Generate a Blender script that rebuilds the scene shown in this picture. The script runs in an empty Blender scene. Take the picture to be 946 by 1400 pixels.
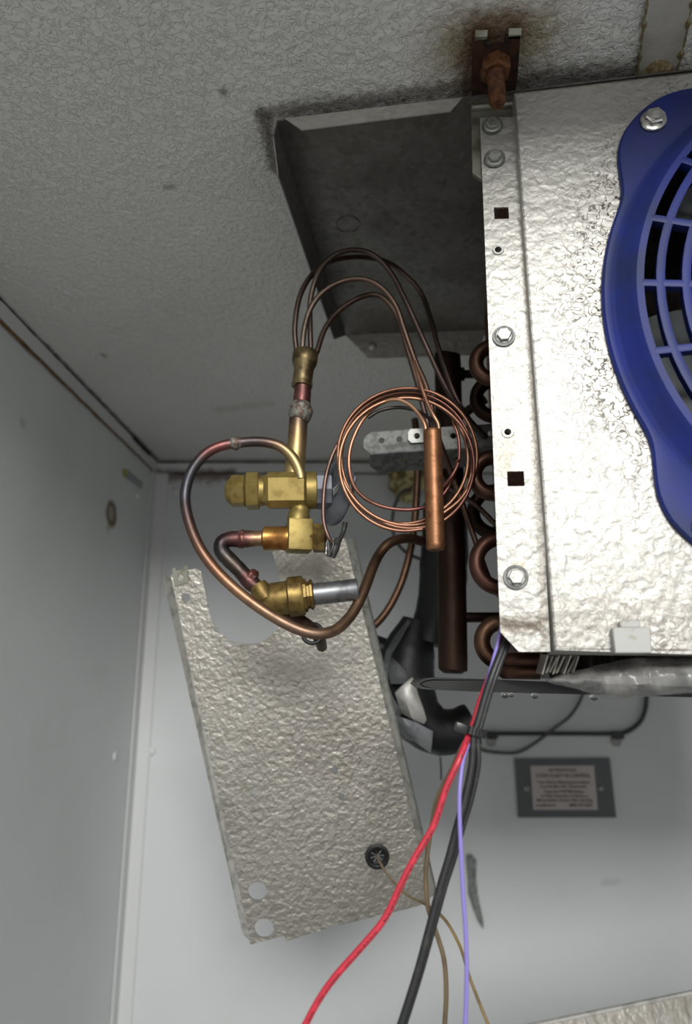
import bpy, bmesh, math, random
from mathutils import Vector, Matrix, noise
from mathutils.geometry import delaunay_2d_cdt
random.seed(7)
S = bpy.context.scene
COL = S.collection
CZ = 1.86                      # eye height in the walk-in cooler
PITCH = math.radians(13.73)
F = 900.0                      # focal length in pixels of the 946 x 1400 frame
H = 0.44                       # ceiling above the eye

# ------------------------------------------------------------------ camera, world, lights
cd = bpy.data.cameras.new('camera')
cam = bpy.data.objects.new('camera', cd)
COL.objects.link(cam)
cam.location = (0, 0, CZ)
cam.rotation_euler = (math.pi / 2 + PITCH, 0, 0)
cd.sensor_fit = 'VERTICAL'
cd.sensor_height = 36.0
cd.lens = F / 1400 * 36.0
cd.clip_start = 0.01
cd.dof.use_dof = True
cd.dof.focus_distance = 0.50
cd.dof.aperture_fstop = 5.0
S.camera = cam

w = bpy.data.worlds.new('world')
S.world = w
w.use_nodes = True
w.node_tree.nodes['Background'].inputs[0].default_value = (0.98, 0.99, 1.0, 1)
w.node_tree.nodes['Background'].inputs[1].default_value = 0.68


def area(name, loc, target, sx, sy, power, col=(1, 1, 1)):
    ld = bpy.data.lights.new(name, 'AREA')
    ld.shape = 'RECTANGLE'
    ld.size, ld.size_y = sx, sy
    ld.energy = power
    ld.color = col
    o = bpy.data.objects.new(name, ld)
    COL.objects.link(o)
    o.location = loc
    o.rotation_euler = (Vector(target) - Vector(loc)).to_track_quat('-Z', 'Y').to_euler()
    return o


# the walk-in is open at the front: the light comes from a broad lamp in the higher room outside, under the edge of the ceiling
area('room_lamp', (0.10, -2.2, CZ + 1.06), (0.0, 0.7, CZ - 0.05), 1.1, 0.62, 82, (1.0, 0.995, 0.98))

S.view_settings.view_transform = 'Standard'
S.view_settings.look = 'None'
S.view_settings.gamma = 1
S.view_settings.use_curve_mapping = False
S.view_settings.exposure = 0.0

# ------------------------------------------------------------------ geometry of the view: pixel -> point at a real depth
CP, SP = math.cos(PITCH), math.sin(PITCH)
CAM = Vector((0, 0, CZ))


def ray(px, py):
    u, v = (px - 473) / F, (700 - py) / F
    return Vector((u, CP - v * SP, SP + v * CP))


def at(px, py, Y):
    r = ray(px, py)
    return CAM + r * (Y / r.y)


def onz(px, py, z):
    r = ray(px, py)
    return CAM + r * (z / r.z)


def onpl(px, py, p, n):
    r = ray(px, py)
    return CAM + r * (n.dot(p - CAM) / n.dot(r))


def A(lst):
    return [at(*q) for q in lst]


# frame of the evaporator: it hangs turned 8 degrees from the back wall
K = 0.14
EX = Vector((1, -K, 0)).normalized()
EY = Vector((K, 1, 0)).normalized()
UP = Vector((0, 0, 1))
E0 = Vector((0.10, 0.41, CZ))


def ev(a, b, z):
    return E0 + EX * a + EY * b + UP * z


def onE(px, py, b=0.0):
    q = onpl(px, py, E0 + EY * b, EY) - E0
    return (q.dot(EX), q.z)


# ------------------------------------------------------------------ object helpers
ORG = {}


def lin(c):
    if isinstance(c, str):
        c = [int(c[i:i + 2], 16) / 255 for i in (0, 2, 4)]
    return tuple(x / 12.92 if x <= 0.04045 else ((x + 0.055) / 1.055) ** 2.4 for x in c)


def thing(name, label, cat, loc, group=None):
    o = bpy.data.objects.new(name, None)
    COL.objects.link(o)
    o.empty_display_size = 0.02
    o.location = loc
    ORG[o.name] = Vector(loc)
    o['label'] = label
    o['category'] = cat
    if group:
        o['group'] = group
    return o


def build(name, bm, m, parent=None, smooth=40, loc=None, mats=None):
    me = bpy.data.meshes.new(name)
    bmesh.ops.remove_doubles(bm, verts=bm.verts, dist=1e-6)
    bmesh.ops.recalc_face_normals(bm, faces=bm.faces)
    org = ORG[parent.name] if parent else Vector(loc) if loc else Vector((0, 0, 0))
    bmesh.ops.translate(bm, verts=bm.verts, vec=-org)
    bm.to_mesh(me)
    bm.free()
    for q in (mats or [m]):
        me.materials.append(q)
    if smooth:
        me.polygons.foreach_set('use_smooth', [True] * len(me.polygons))
        me.set_sharp_from_angle(angle=math.radians(smooth))
    o = bpy.data.objects.new(name, me)
    COL.objects.link(o)
    if parent:
        o.parent = parent
    else:
        o.location = org
    ORG[o.name] = org
    return o


def tag(o, label, cat, group=None):
    o['label'] = label
    o['category'] = cat
    if group:
        o['group'] = group
    return o


def plab(o, label):
    o['label'] = label
    return o


def structure(o):
    o['kind'] = 'structure'
    return o


def stuff(o):
    o['kind'] = 'stuff'
    return o


def smoothpath(pts, sub=6):
    if len(pts) < 3 or sub < 2:
        return list(pts)
    P = [pts[0] * 2 - pts[1]] + list(pts) + [pts[-1] * 2 - pts[-2]]
    out = []
    for i in range(1, len(P) - 2):
        a, b, c, d = P[i - 1:i + 3]
        for k in range(sub):
            t = k / sub
            out.append(0.5 * ((2 * b) + (c - a) * t + (2 * a - 5 * b + 4 * c - d) * t * t + (3 * b - a - 3 * c + d) * t ** 3))
    out.append(pts[-1])
    return out


def interp(vals, n):
    if not isinstance(vals, (list, tuple)):
        return [vals] * n
    out = []
    m = len(vals) - 1
    for i in range(n):
        x = i / (n - 1) * m
        k = min(int(x), m - 1)
        out.append(vals[k] + (vals[k + 1] - vals[k]) * (x - k))
    return out


def tube(bm, pts, r, seg=12, sub=6, cols=None, lump=0.0):
    pts = smoothpath(pts, sub)
    n = len(pts)
    rr = interp(r, n)
    cl = bm.loops.layers.float_color.get('Col') or bm.loops.layers.float_color.new('Col')
    uvl = bm.loops.layers.uv.get('uv') or bm.loops.layers.uv.new('uv')
    cc = interp([Vector(lin(c)) for c in cols], n) if cols else [Vector((1, 1, 1))] * n
    L = [0.0]
    for i in range(1, n):
        L.append(L[-1] + (pts[i] - pts[i - 1]).length)
    T = [(pts[min(i + 1, n - 1)] - pts[max(i - 1, 0)]).normalized() for i in range(n)]
    nr = T[0].orthogonal().normalized()
    rings = []
    for i in range(n):
        if i:
            q = T[i - 1].rotation_difference(T[i])
            nr = q @ nr
            nr = (nr - T[i] * nr.dot(T[i])).normalized()
        bi = T[i].cross(nr)
        ring = []
        for k in range(seg):
            an = 2 * math.pi * k / seg
            d = nr * math.cos(an) + bi * math.sin(an)
            q = rr[i]
            if lump:
                q *= 1 + lump * noise.noise((pts[i] + d * rr[i]) * 260)
            ring.append(bm.verts.new(pts[i] + d * q))
        rings.append(ring)

    def paint(f, ii, kk):
        for lp, i, k in zip(f.loops, ii, kk):
            lp[cl] = (*cc[i], 1)
            lp[uvl].uv = (L[i], k / seg)
    for i in range(n - 1):
        for k in range(seg):
            k2 = (k + 1) % seg
            f = bm.faces.new((rings[i][k], rings[i][k2], rings[i + 1][k2], rings[i + 1][k]))
            paint(f, (i, i, i + 1, i + 1), (k, k + 1, k + 1, k))
    f = bm.faces.new(list(reversed(rings[0])))
    paint(f, [0] * seg, range(seg))
    f = bm.faces.new(rings[-1])
    paint(f, [n - 1] * seg, range(seg))
    return bm


def lathe(bm, p0, ax, prof, seg=24, phase=0.0, up=None):
    """prof: list of (distance along axis, radius)"""
    ax = ax.normalized()
    u = (up - ax * up.dot(ax)).normalized() if up else ax.orthogonal().normalized()
    v = ax.cross(u)
    rings = []
    for s, r in prof:
        if r <= 1e-7:
            rings.append([bm.verts.new(p0 + ax * s)])
        else:
            rings.append([bm.verts.new(p0 + ax * s + (u * math.cos(phase + 2 * math.pi * k / seg) + v * math.sin(phase + 2 * math.pi * k / seg)) * r) for k in range(seg)])
    for a, b in zip(rings, rings[1:]):
        for k in range(seg):
            k2 = (k + 1) % seg
            if len(a) == 1 and len(b) == 1:
                continue
            if len(a) == 1:
                bm.faces.new((a[0], b[k2], b[k]))
            elif len(b) == 1:
                bm.faces.new((a[k], a[k2], b[0]))
            else:
                bm.faces.new((a[k], a[k2], b[k2], b[k]))
    if len(rings[0]) > 1:
        bm.faces.new(list(reversed(rings[0])))
    if len(rings[-1]) > 1:
        bm.faces.new(rings[-1])
    return bm


def ringlathe(bm, p0, ax, prof, seg=48):
    """closed profile revolved (prof loop of (s, r))"""
    ax = ax.normalized()
    u = ax.orthogonal().normalized()
    v = ax.cross(u)
    R = [[bm.verts.new(p0 + ax * s + (u * math.cos(2 * math.pi * k / seg) + v * math.sin(2 * math.pi * k / seg)) * r) for k in range(seg)] for s, r in prof]
    m = len(R)
    for i in range(m):
        a, b = R[i], R[(i + 1) % m]
        for k in range(seg):
            k2 = (k + 1) % seg
            bm.faces.new((a[k], a[k2], b[k2], b[k]))
    return bm


def box(bm, c, x, y, z, sx, sy, sz, bev=0.0, bseg=2):
    x, y, z = x.normalized(), y.normalized(), z.normalized()
    v = {}
    for i in (-1, 1):
        for j in (-1, 1):
            for k in (-1, 1):
                v[i, j, k] = bm.verts.new(c + x * (i * sx / 2) + y * (j * sy / 2) + z * (k * sz / 2))
    fs = []
    for q in (((-1, -1, -1), (-1, 1, -1), (1, 1, -1), (1, -1, -1)), ((-1, -1, 1), (1, -1, 1), (1, 1, 1), (-1, 1, 1)),
              ((-1, -1, -1), (1, -1, -1), (1, -1, 1), (-1, -1, 1)), ((-1, 1, -1), (-1, 1, 1), (1, 1, 1), (1, 1, -1)),
              ((-1, -1, -1), (-1, -1, 1), (-1, 1, 1), (-1, 1, -1)), ((1, -1, -1), (1, 1, -1), (1, 1, 1), (1, -1, 1))):
        fs.append(bm.faces.new([v[t] for t in q]))
    if bev:
        es = list({e for f in fs for e in f.edges})
        bmesh.ops.bevel(bm, geom=es, offset=bev, segments=bseg, profile=0.6, affect='EDGES')
    return bm


def circ2(cx, cy, r, n=20, ry=None, ph=0):
    ry = ry or r
    return [(cx + r * math.cos(ph + 2 * math.pi * k / n), cy + ry * math.sin(ph + 2 * math.pi * k / n)) for k in range(n)]


def plate(bm, outline, holes, f3, thick):
    """flat sheet with holes: 2D outline, mapped by f3 to 3D, given a real thickness (vector)"""
    pts, loops = [], []
    for lp in [outline] + list(holes):
        loops.append(list(range(len(pts), len(pts) + len(lp))))
        pts += [Vector((a, b)) for a, b in lp]
    if holes:
        vo, eo, fo, *_ = delaunay_2d_cdt(pts, [(lp[i], lp[(i + 1) % len(lp)]) for lp in loops for i in range(len(lp))], [], 0, 1e-7)
        # keep only faces that are inside the outline and outside every hole
        def inside(p, poly):
            c = False
            j = len(poly) - 1
            for i in range(len(poly)):
                (xi, yi), (xj, yj) = poly[i], poly[j]
                if (yi > p[1]) != (yj > p[1]) and p[0] < (xj - xi) * (p[1] - yi) / (yj - yi) + xi:
                    c = not c
                j = i
            return c
        ff = []
        for f in fo:
            g = sum((vo[i] for i in f), Vector((0, 0))) / len(f)
            if inside(g, outline) and not any(inside(g, h) for h in holes):
                ff.append(f)
        fo = ff
    else:
        vo, fo = pts, [tuple(range(len(pts)))]
    a = [bm.verts.new(f3(p[0], p[1])) for p in vo]
    b = [bm.verts.new(v.co + thick) for v in a]
    cnt = {}
    for f in fo:
        bm.faces.new([a[i] for i in f])
        bm.faces.new([b[i] for i in reversed(f)])
        for i, j in zip(f, list(f[1:]) + [f[0]]):
            cnt[(i, j)] = 1
    for (i, j) in cnt:
        if (j, i) not in cnt:
            bm.faces.new((a[j], a[i], b[i], b[j]))
    return bm


# ------------------------------------------------------------------ materials
class NT:
    def __init__(s, name):
        s.m = bpy.data.materials.new(name)
        s.m.use_nodes = True
        s.t = s.m.node_tree
        s.b = s.t.nodes['Principled BSDF']
        s.geo = s.t.nodes.new('ShaderNodeNewGeometry')
        s.pos = s.geo.outputs['Position']

    def n(s, ty, **kw):
        q = s.t.nodes.new(ty)
        for k, v in kw.items():
            setattr(q, k, v)
        return q

    def set(s, sock, v):
        if hasattr(v, 'is_output') or isinstance(v, bpy.types.NodeSocket):
            s.t.links.new(v, sock)
        else:
            sock.default_value = v

    def math(s, op, a, b=0.0, clamp=False):
        q = s.n('ShaderNodeMath', operation=op, use_clamp=clamp)
        s.set(q.inputs[0], a)
        s.set(q.inputs[1], b)
        return q.outputs[0]

    def vm(s, op, a, b=(0, 0, 0), sc=None):
        q = s.n('ShaderNodeVectorMath', operation=op)
        s.set(q.inputs[0], a)
        s.set(q.inputs[1], b)
        if sc is not None:
            s.set(q.inputs['Scale'], sc)
        return q.outputs['Value'] if op in ('LENGTH', 'DOT_PRODUCT') else q.outputs[0]

    def noise(s, scale, detail=2.0, rough=0.5, dist=0.0, vec=None):
        q = s.n('ShaderNodeTexNoise')
        s.set(q.inputs['Vector'], vec or s.pos)
        q.inputs['Scale'].default_value = scale
        q.inputs['Detail'].default_value = detail
        q.inputs['Roughness'].default_value = rough
        q.inputs['Distortion'].default_value = dist
        return q.outputs[0]

    def ramp(s, x, a, b, lo=0.0, hi=1.0):
        q = s.n('ShaderNodeMapRange', interpolation_type='SMOOTHSTEP')
        s.set(q.inputs[0], x)
        for i, v in zip((1, 2, 3, 4), (a, b, lo, hi)):
            s.set(q.inputs[i], v)
        return q.outputs[0]

    def mix(s, f, a, b):
        q = s.n('ShaderNodeMix', data_type='RGBA')
        s.set(q.inputs[0], f)
        for i, v in ((6, a), (7, b)):
            s.set(q.inputs[i], (*v, 1) if isinstance(v, tuple) else v)
        return q.outputs[2]

    def segdist(s, a, b):
        a, b = Vector(a), Vector(b)
        d = b - a
        rel = s.vm('SUBTRACT', s.pos, tuple(a))
        if d.length < 1e-6:
            return s.vm('LENGTH', rel)
        t = s.math('MULTIPLY', s.vm('DOT_PRODUCT', rel, tuple(d)), 1 / d.length_squared, True)
        dv = s.n('ShaderNodeVectorMath', operation='SCALE')
        dv.inputs[0].default_value = d
        s.set(dv.inputs['Scale'], t)
        return s.vm('LENGTH', s.vm('SUBTRACT', rel, dv.outputs[0]))

    def stain(s, base, a, b, r, col, amt=1.0, nscale=120, namp=1.0, core=0.3):
        d = s.math('DIVIDE', s.segdist(a, b), r)
        d = s.math('ADD', d, s.math('MULTIPLY', s.math('SUBTRACT', s.noise(nscale, 3, 0.6), 0.5), namp * 2))
        return s.mix(s.ramp(d, core, 1.0, amt, 0.0), base, lin(col))

    def bump(s, h, strength, dist, prev=None):
        q = s.n('ShaderNodeBump')
        q.inputs['Strength'].default_value = strength
        q.inputs['Distance'].default_value = dist
        s.set(q.inputs['Height'], h)
        if prev:
            s.set(q.inputs['Normal'], prev)
        return q.outputs[0]

    def out(s, base, rough=0.5, metal=0.0, normal=None, **kw):
        s.set(s.b.inputs['Base Color'], (*base, 1) if isinstance(base, tuple) else base)
        s.set(s.b.inputs['Roughness'], rough)
        s.set(s.b.inputs['Metallic'], metal)
        if normal:
            s.set(s.b.inputs['Normal'], normal)
        for k, v in kw.items():
            s.set(s.b.inputs[k.replace('_', ' ')], v)
        return s.m

    def stucco(s, scale=205.0, cw=0.07):
        """embossed sheet: pebbly cells parted by short wiggly creases -> (height, crease)"""
        n1 = s.noise(scale, 1.5, 0.45, 0.7)
        crease = s.ramp(s.math('ABSOLUTE', s.math('SUBTRACT', n1, 0.5)), 0.0, 0.055)
        n2 = s.noise(scale * 0.8, 1.0, 0.5, 0.3)
        h = s.math('ADD', s.math('MULTIPLY', crease, cw), s.math('MULTIPLY', n2, 1.1))
        return h, s.math('SUBTRACT', 1.0, crease)


def stucco_metal(name, col='c9c7c1', rough=0.38, scale=205.0, strength=0.5, stains=(), creases=None, metal=0.7, grime=0.12):
    s = NT(name)
    h, cr = s.stucco(scale)
    base = lin(col)
    base = s.mix(s.ramp(s.noise(9, 4, 0.6), 0.42, 0.7, 0, grime), base, lin('7d776c'))
    base = s.mix(s.ramp(s.noise(60, 3, 0.6), 0.56, 0.75, 0, grime * 1.2), base, lin('86806f'))
    rg = rough
    if creases:
        for (c, r0, r1, amt) in creases:            # dirt lodged in the creases round a spot
            d = s.segdist(*c)
            msk = s.ramp(d, r0, r1, amt, 0.0)
            fac = s.math('MULTIPLY', msk, s.math('MULTIPLY', s.ramp(cr, 0.3, 0.9), s.ramp(s.noise(45, 2), 0.25, 0.5)))
            base = s.mix(fac, base, lin('3a332a'))
    for st in stains:
        base = s.stain(base, *st)
    return s.out(base, s.math('ADD', rg, s.math('MULTIPLY', s.noise(25, 2), 0.12)), metal, s.bump(h, strength, 0.0022))


def plain(name, col, rough=0.5, metal=0.0, col2=None, nscale=60, lo=0.45, hi=0.65, bumpsc=None, bstr=0.1, **kw):
    s = NT(name)
    base = lin(col)
    if col2:
        base = s.mix(s.ramp(s.noise(nscale, 3, 0.6), lo, hi), base, lin(col2))
    nm = s.bump(s.noise(bumpsc, 3), bstr, 0.001) if bumpsc else None
    return s.out(base, rough, metal, nm, **kw)


def tinted(name, rough=0.35, metal=0.9, nscale=70, amt=0.35, dark='2a1a12'):
    """bare pipe: oxide tint, and shade painted on the coil pipes, come with the mesh"""
    s = NT(name)
    at_ = s.n('ShaderNodeAttribute', attribute_name='Col')
    hs = s.n('ShaderNodeHueSaturation')
    hs.inputs['Saturation'].default_value = 0.76
    hs.inputs['Value'].default_value = 0.98
    s.set(hs.inputs['Color'], at_.outputs[0])
    base = s.mix(s.ramp(s.noise(nscale, 3, 0.65), 0.45, 0.75, 0.0, amt), hs.outputs[0], lin(dark))
    rg = s.math('ADD', rough, s.math('MULTIPLY', s.noise(nscale * 1.7, 2), 0.2))
    return s.out(base, rg, metal, s.bump(s.noise(nscale * 4, 2), 0.12, 0.0006))


def W(px, py, Y):
    return tuple(at(px, py, Y))


def C_(px, py):
    return tuple(onz(px, py, H))


YB = onz(300, 632, H).y          # back wall
M = {}
# ceiling: embossed white-painted sheet with grime round the unit
s = NT('ceiling_sheet')
h, cr = s.stucco(185, 0.3)
base = lin('dddcd6')
base = s.mix(s.ramp(s.noise(3, 3), 0.45, 0.75, 0, 0.25), base, lin('bdbcb5'))
for st in [
    (C_(362, 156), C_(640, 118), 0.013, '4a3f2e', 0.65, 160, 0.9, 0.1),
    (C_(360, 158), C_(378, 232), 0.010, '3d3426', 0.8, 200, 0.8, 0.15),
    (C_(640, 66), C_(712, 55), 0.05, '7d6a35', 0.75, 90, 0.45, 0.1),
    (C_(655, 40), C_(700, 38), 0.022, '5d3a18', 0.75, 140, 0.7, 0.1),
    (C_(642, 120), C_(646, 60), 0.016, '4a2c12', 0.8, 140, 0.7, 0.1),
    (C_(712, 112), C_(870, 100), 0.018, '3c3426', 0.75, 120, 0.8, 0.1),
    (C_(874, 95), C_(888, 10), 0.006, '5a4c2a', 0.7, 220, 1.0, 0.1),
    (C_(305, 125), C_(306, 126), 0.006, '5f5334', 0.7, 250, 0.5, 0.1),
    (C_(228, 257), C_(236, 255), 0.006, '6d6446', 0.5, 250, 0.8, 0.1),
    (C_(140, 485), C_(143, 487), 0.007, '5f5a45', 0.6, 200, 0.6, 0.1),
    (C_(300, 560), C_(365, 552), 0.02, '8c8678', 0.3, 60, 0.5, 0.1),
    (C_(215, 630), C_(560, 628), 0.020, '6b5c48', 0.5, 60, 0.6, 0.0),
    (C_(60, 470), C_(215, 628), 0.008, '4d4331', 0.8, 90, 0.7, 0.1)]:
    base = s.stain(base, *st)
M['ceil'] = s.out(base, 0.38, 0.0, s.bump(h, 0.75, 0.0028))

XL = onz(213, 632, H).x


def wallmat(name, col, stains=()):
    s = NT(name)
    base = lin(col)
    base = s.mix(s.ramp(s.noise(4, 4, 0.6), 0.45, 0.75, 0, 0.25), base, lin('b9bbb7'))
    for st in stains:
        base = s.stain(base, *st)
    vec = s.vm('MULTIPLY', s.pos, (1, 1, 0.25))
    return s.out(base, 0.5, 0.0, s.bump(s.noise(230, 2, 0.5, 0, vec), 0.16, 0.001))


LW0, LW1 = onz(0, 412.5, H), onz(213, 632, H)
LN = (LW1 - LW0).cross(UP).normalized()


def lw(px, py):
    return tuple(onpl(px, py, LW0, LN))


def bw(px, py):
    return W(px, py, YB)


s_ = [(lw(152, 702), lw(153, 704), 0.029, '5e4623', 0.95, 90, 0.2, 0.6),
      (lw(152, 701), lw(152, 702), 0.017, '9d9a90', 0.9, 160, 0.2, 0.5),
      (lw(149, 718), lw(148, 722), 0.013, '8a7a3a', 0.5, 160, 0.5, 0.1),
      (lw(30, 576), lw(32, 580), 0.010, '8a8468', 0.35, 160, 0.5, 0.1)]
M['wall_left'] = wallmat('white_wall_left', 'd4d7d6', s_)
s_ = [(bw(222, 652), bw(312, 650), 0.024, '5d4531', 0.8, 60, 0.8, 0.05),
      (bw(330, 645), bw(560, 640), 0.014, '6a553e', 0.6, 60, 0.7, 0.05),
      (bw(825, 1207), bw(845, 1205), 0.010, '6b6350', 0.2, 120, 0.6, 0.0),
      (bw(208, 650), bw(190, 900), 0.010, '7b7468', 0.5, 40, 0.5, 0.1)]
M['wall_back'] = wallmat('white_wall_back', 'cfd1d1', s_)
M['trim'] = wallmat('white_trim', 'cfd0cf', [(lw(0, 452), lw(209, 646), 0.006, '6d5230', 0.7, 140, 0.6, 0.1), (bw(215, 645), bw(320, 645), 0.010, '5d4531', 0.8, 70, 0.8, 0.1)])
M['caulk'] = plain('brown_caulk', '7f5a28', 0.7, 0, '4a3418', 150, 0.4, 0.6, 300, 0.3)
M['caulk_dark'] = plain('mouldy_caulk', '3a3226', 0.8, 0, '15120e', 120, 0.4, 0.6, 300, 0.4)
M['caulk_pale'] = plain('yellow_sealant', '6e6040', 0.5, 0, '8f866a', 260, 0.45, 0.6, 300, 0.3)

FC = ev(0.262, -0.008, 0.2286)
M['panel'] = stucco_metal('stucco_aluminium', 'b3b1ab', 0.46, 190, 0.5,
                          creases=[((tuple(FC), tuple(FC)), 0.19, 0.245, 1.0), ((tuple(ev(0.0, 0, 0.01)), tuple(ev(0.4, 0, 0.005))), 0.0, 0.05, 0.6)],
                          stains=[(tuple(ev(0.02, -0.008, 0.03)), tuple(ev(0.12, -0.008, 0.03)), 0.022, '8a8478', 0.35, 160, 0.9, 0.05)])
ST = lambda px, py: tuple(ev(onE(px, py)[0], 0, onE(px, py)[1]))
M['strip'] = stucco_metal('stucco_strip', 'b3b1ab', 0.46, 190, 0.5,
                          stains=[(ST(692, 853), ST(735, 856), 0.009, '54493a', 0.85, 220, 0.8, 0.05), (ST(694, 605), ST(690, 640), 0.010, 'a89a80', 0.4, 160, 0.6, 0.1),
                                  (ST(716, 300), ST(745, 880), 0.004, '6a6254', 0.5, 220, 0.6, 0.1), (ST(705, 770), ST(715, 772), 0.004, '8f8568', 0.5, 220, 0.6, 0.1)])
M['lip'] = stucco_metal('stucco_lip', 'c4c2bb', 0.4, 150, 0.45, grime=0.3)
M['endpanel'] = stucco_metal('stucco_end_panel', 'b9b5ab', 0.36, 225, 0.5, metal=0.9, grime=0.35,
                             stains=[(W(500, 1155, .72), W(515, 1150, .72), 0.016, '2a2824', 0.8, 160, 0.5, 0.2)])
M['galv'] = plain('galvanised_dark', '77767a', 0.42, 0.8, '5c5b5c', 45, 0.35, 0.7, 500, 0.1)
# plain mill side of the sheet: greyish spangle
s = NT('sheet_underside')
vor = s.n('ShaderNodeTexVoronoi')
vor.inputs['Scale'].default_value = 170
s.set(vor.inputs['Vector'], s.pos)
b0 = s.mix(s.math('MULTIPLY', s.vm('LENGTH', vor.outputs['Color']), 0.55), lin('6b6964'), lin('8d8b86'))
b0 = s.mix(s.ramp(s.noise(18, 4), 0.45, 0.7, 0, 0.5), b0, lin('5f5c56'))
M['under'] = s.out(b0, s.ramp(s.noise(160, 2), 0.3, 0.7, 0.38, 0.55), 0.75, s.bump(s.noise(160, 2), 0.12, 0.001))
M['rail'] = plain('galvanised_rail', '7b7c79', 0.6, 0.6, '60615d', 160, 0.4, 0.62, 420, 0.12)
M['zinc'] = plain('zinc_bolt', '9c9c97', 0.45, 0.7, '84837e', 220, 0.45, 0.7)
M['chrome'] = plain('bright_nut', 'c8c6c0', 0.2, 1.0, '8b8984', 200, 0.5, 0.75)
M['edge'] = plain('sheet_edge', 'a9a8a2', 0.55, 0.4, '8a8983', 90)
M['bracket'] = plain('zinc_bracket', '8d8d80', 0.42, 0.7, '6c6a58', 60)
M['rust'] = plain('rusted_steel', '43230f', 0.75, 0.2, '1f1008', 90, 0.35, 0.65, 500, 0.35)
M['rust2'] = plain('rusted_nut', '694223', 0.65, 0.3, '452812', 200, 0.4, 0.65, 500, 0.3)
M['copper_t'] = tinted('tinted_copper')
M['copper_d'] = tinted('dull_copper', 0.45, 0.8, 60, 0.5)
M['bulb'] = plain('copper_bulb', '8e6446', 0.48, 0.8, '734c32', 130, 0.45, 0.7, 420, 0.08)
M['brass'] = plain('brass', '8f7d48', 0.5, 0.7, '786636', 90, 0.45, 0.7, 300, 0.06)
M['brass_d'] = plain('tarnished_brass', '857040', 0.45, 0.75, '624e2c', 110, 0.4, 0.65, 300, 0.1)
M['solder'] = plain('solder_bead', '7f7f78', 0.55, 0.5, '5a463c', 160, 0.42, 0.6, 300, 0.2)
M['grey_paint'] = plain('grey_paint', '6e7178', 0.42, 0.35, '5e6168', 60)
M['steel'] = plain('steel_stem', '858687', 0.45, 0.85, '6c6d6e', 120)
M['rubber'] = plain('black_rubber', '0c0c0d', 0.5)
M['plastic_k'] = plain('black_plastic', '1c1c1d', 0.35)
M['blue'] = plain('blue_plastic', '1a276c', 0.5, 0, '1d264c', 14, 0.4, 0.75, 700, 0.05, Specular_IOR_Level=0.28)
M['fan'] = plain('dark_fan_blade', '3b3f40', 0.4, 0.2, '2c2f30', 20)
M['dark'] = plain('dark_interior', '23211f', 0.7, 0.2)
M['fin'] = plain('aluminium_fin', 'a7a59f', 0.4, 0.8, '77736a', 90)
M['fin_b'] = plain('bare_fin', '98958d', 0.45, 0.8)
M['fin_cu'] = plain('coil_end_sheet', '6b3d22', 0.5, 0.6, '3f2415', 60)
M['white_pl'] = plain('white_nylon', 'a8a8a3', 0.4, 0, '8f8a7a', 120, 0.6, 0.75)
M['foam'] = plain('yellow_foam', 'c8c08a', 0.85, 0, '6f5a38', 45, 0.42, 0.58, 200, 0.5)
M['sign'] = plain('sign_grey', '55595a', 0.45)
M['paper'] = plain('sign_paper', 'b9b0ac', 0.6)
M['ink'] = plain('sign_ink', '4c4747', 0.7)
M['ink2'] = plain('violet_ink', '6e6c86', 0.7)
M['tape'] = plain('foil_tape', '8d8f90', 0.38, 0.6, '6b6c6e', 25, 0.4, 0.6, 90, 0.4)
M['cord'] = plain('grey_cord', '4d4d4b', 0.5)
M['pipe_k'] = plain('black_conduit', '333332', 0.5)
M['tray'] = plain('dark_tray', '100f0e', 0.28, 0.0, '191715', 50)
M['water'] = NT('water_drop').out((1, 1, 1), 0.02, 0, Transmission_Weight=1.0, IOR=1.33)
s = NT('clear_film')
wr = s.noise(38, 4, 0.6, 1.2)
M['film'] = s.out(lin('9a9994'), 0.22, 0, s.bump(wr, 0.5, 0.004), Alpha=s.ramp(wr, 0.35, 0.65, 0.3, 0.7))
M['violet'] = plain('violet_wire', '8378bd', 0.4)
M['black_wire'] = plain('black_cable', '232324', 0.45, 0, '34332f', 120, 0.55, 0.7, 300, 0.1)
M['brown_wire'] = plain('brown_wire', '6e5c42', 0.5, 0, '574a37', 60)
M['tan_wire'] = plain('tan_wire', '8b7650', 0.5, 0, '6f5e40', 60)
# red wire carries a line of small black print
s = NT('red_wire')
uvn = s.n('ShaderNodeUVMap', uv_map='uv')
sp = s.n('ShaderNodeSeparateXYZ')
s.set(sp.inputs[0], uvn.outputs[0])
vec = s.vm('MULTIPLY', uvn.outputs[0], (900, 34, 0))
pr = s.ramp(s.noise(1.0, 1, 0.5, 0, vec), 0.5, 0.54)
gap = s.ramp(s.noise(1.0, 0, 0.5, 0, s.vm('MULTIPLY', uvn.outputs[0], (130, 0, 0))), 0.40, 0.46)
band = s.math('LESS_THAN', s.math('ABSOLUTE', s.math('SUBTRACT', s.math('FRACT', s.math('MULTIPLY', sp.outputs[1], 3.0)), 0.5)), 0.2)
M['red'] = s.out(s.mix(s.math('MULTIPLY', s.math('MULTIPLY', pr, band), gap), lin('bd2c3e'), lin('2a0c10')), 0.4)
# the white wall is bare elsewhere
M['floor'] = plain('floor_paint', '4c4c4e', 0.5, 0, '424244', 5)

# ------------------------------------------------------------------ the room
XR, Y0, FL = 0.85, 0.0, 0.0
ZC = CZ + H


def quadbox(name, lo, hi, m):
    bm = bmesh.new()
    lo, hi = Vector(lo), Vector(hi)
    box(bm, (lo + hi) / 2, Vector((1, 0, 0)), Vector((0, 1, 0)), UP, *(hi - lo))
    return structure(build(name, bm, m, None, 0, loc=(lo + hi) / 2))


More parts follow.
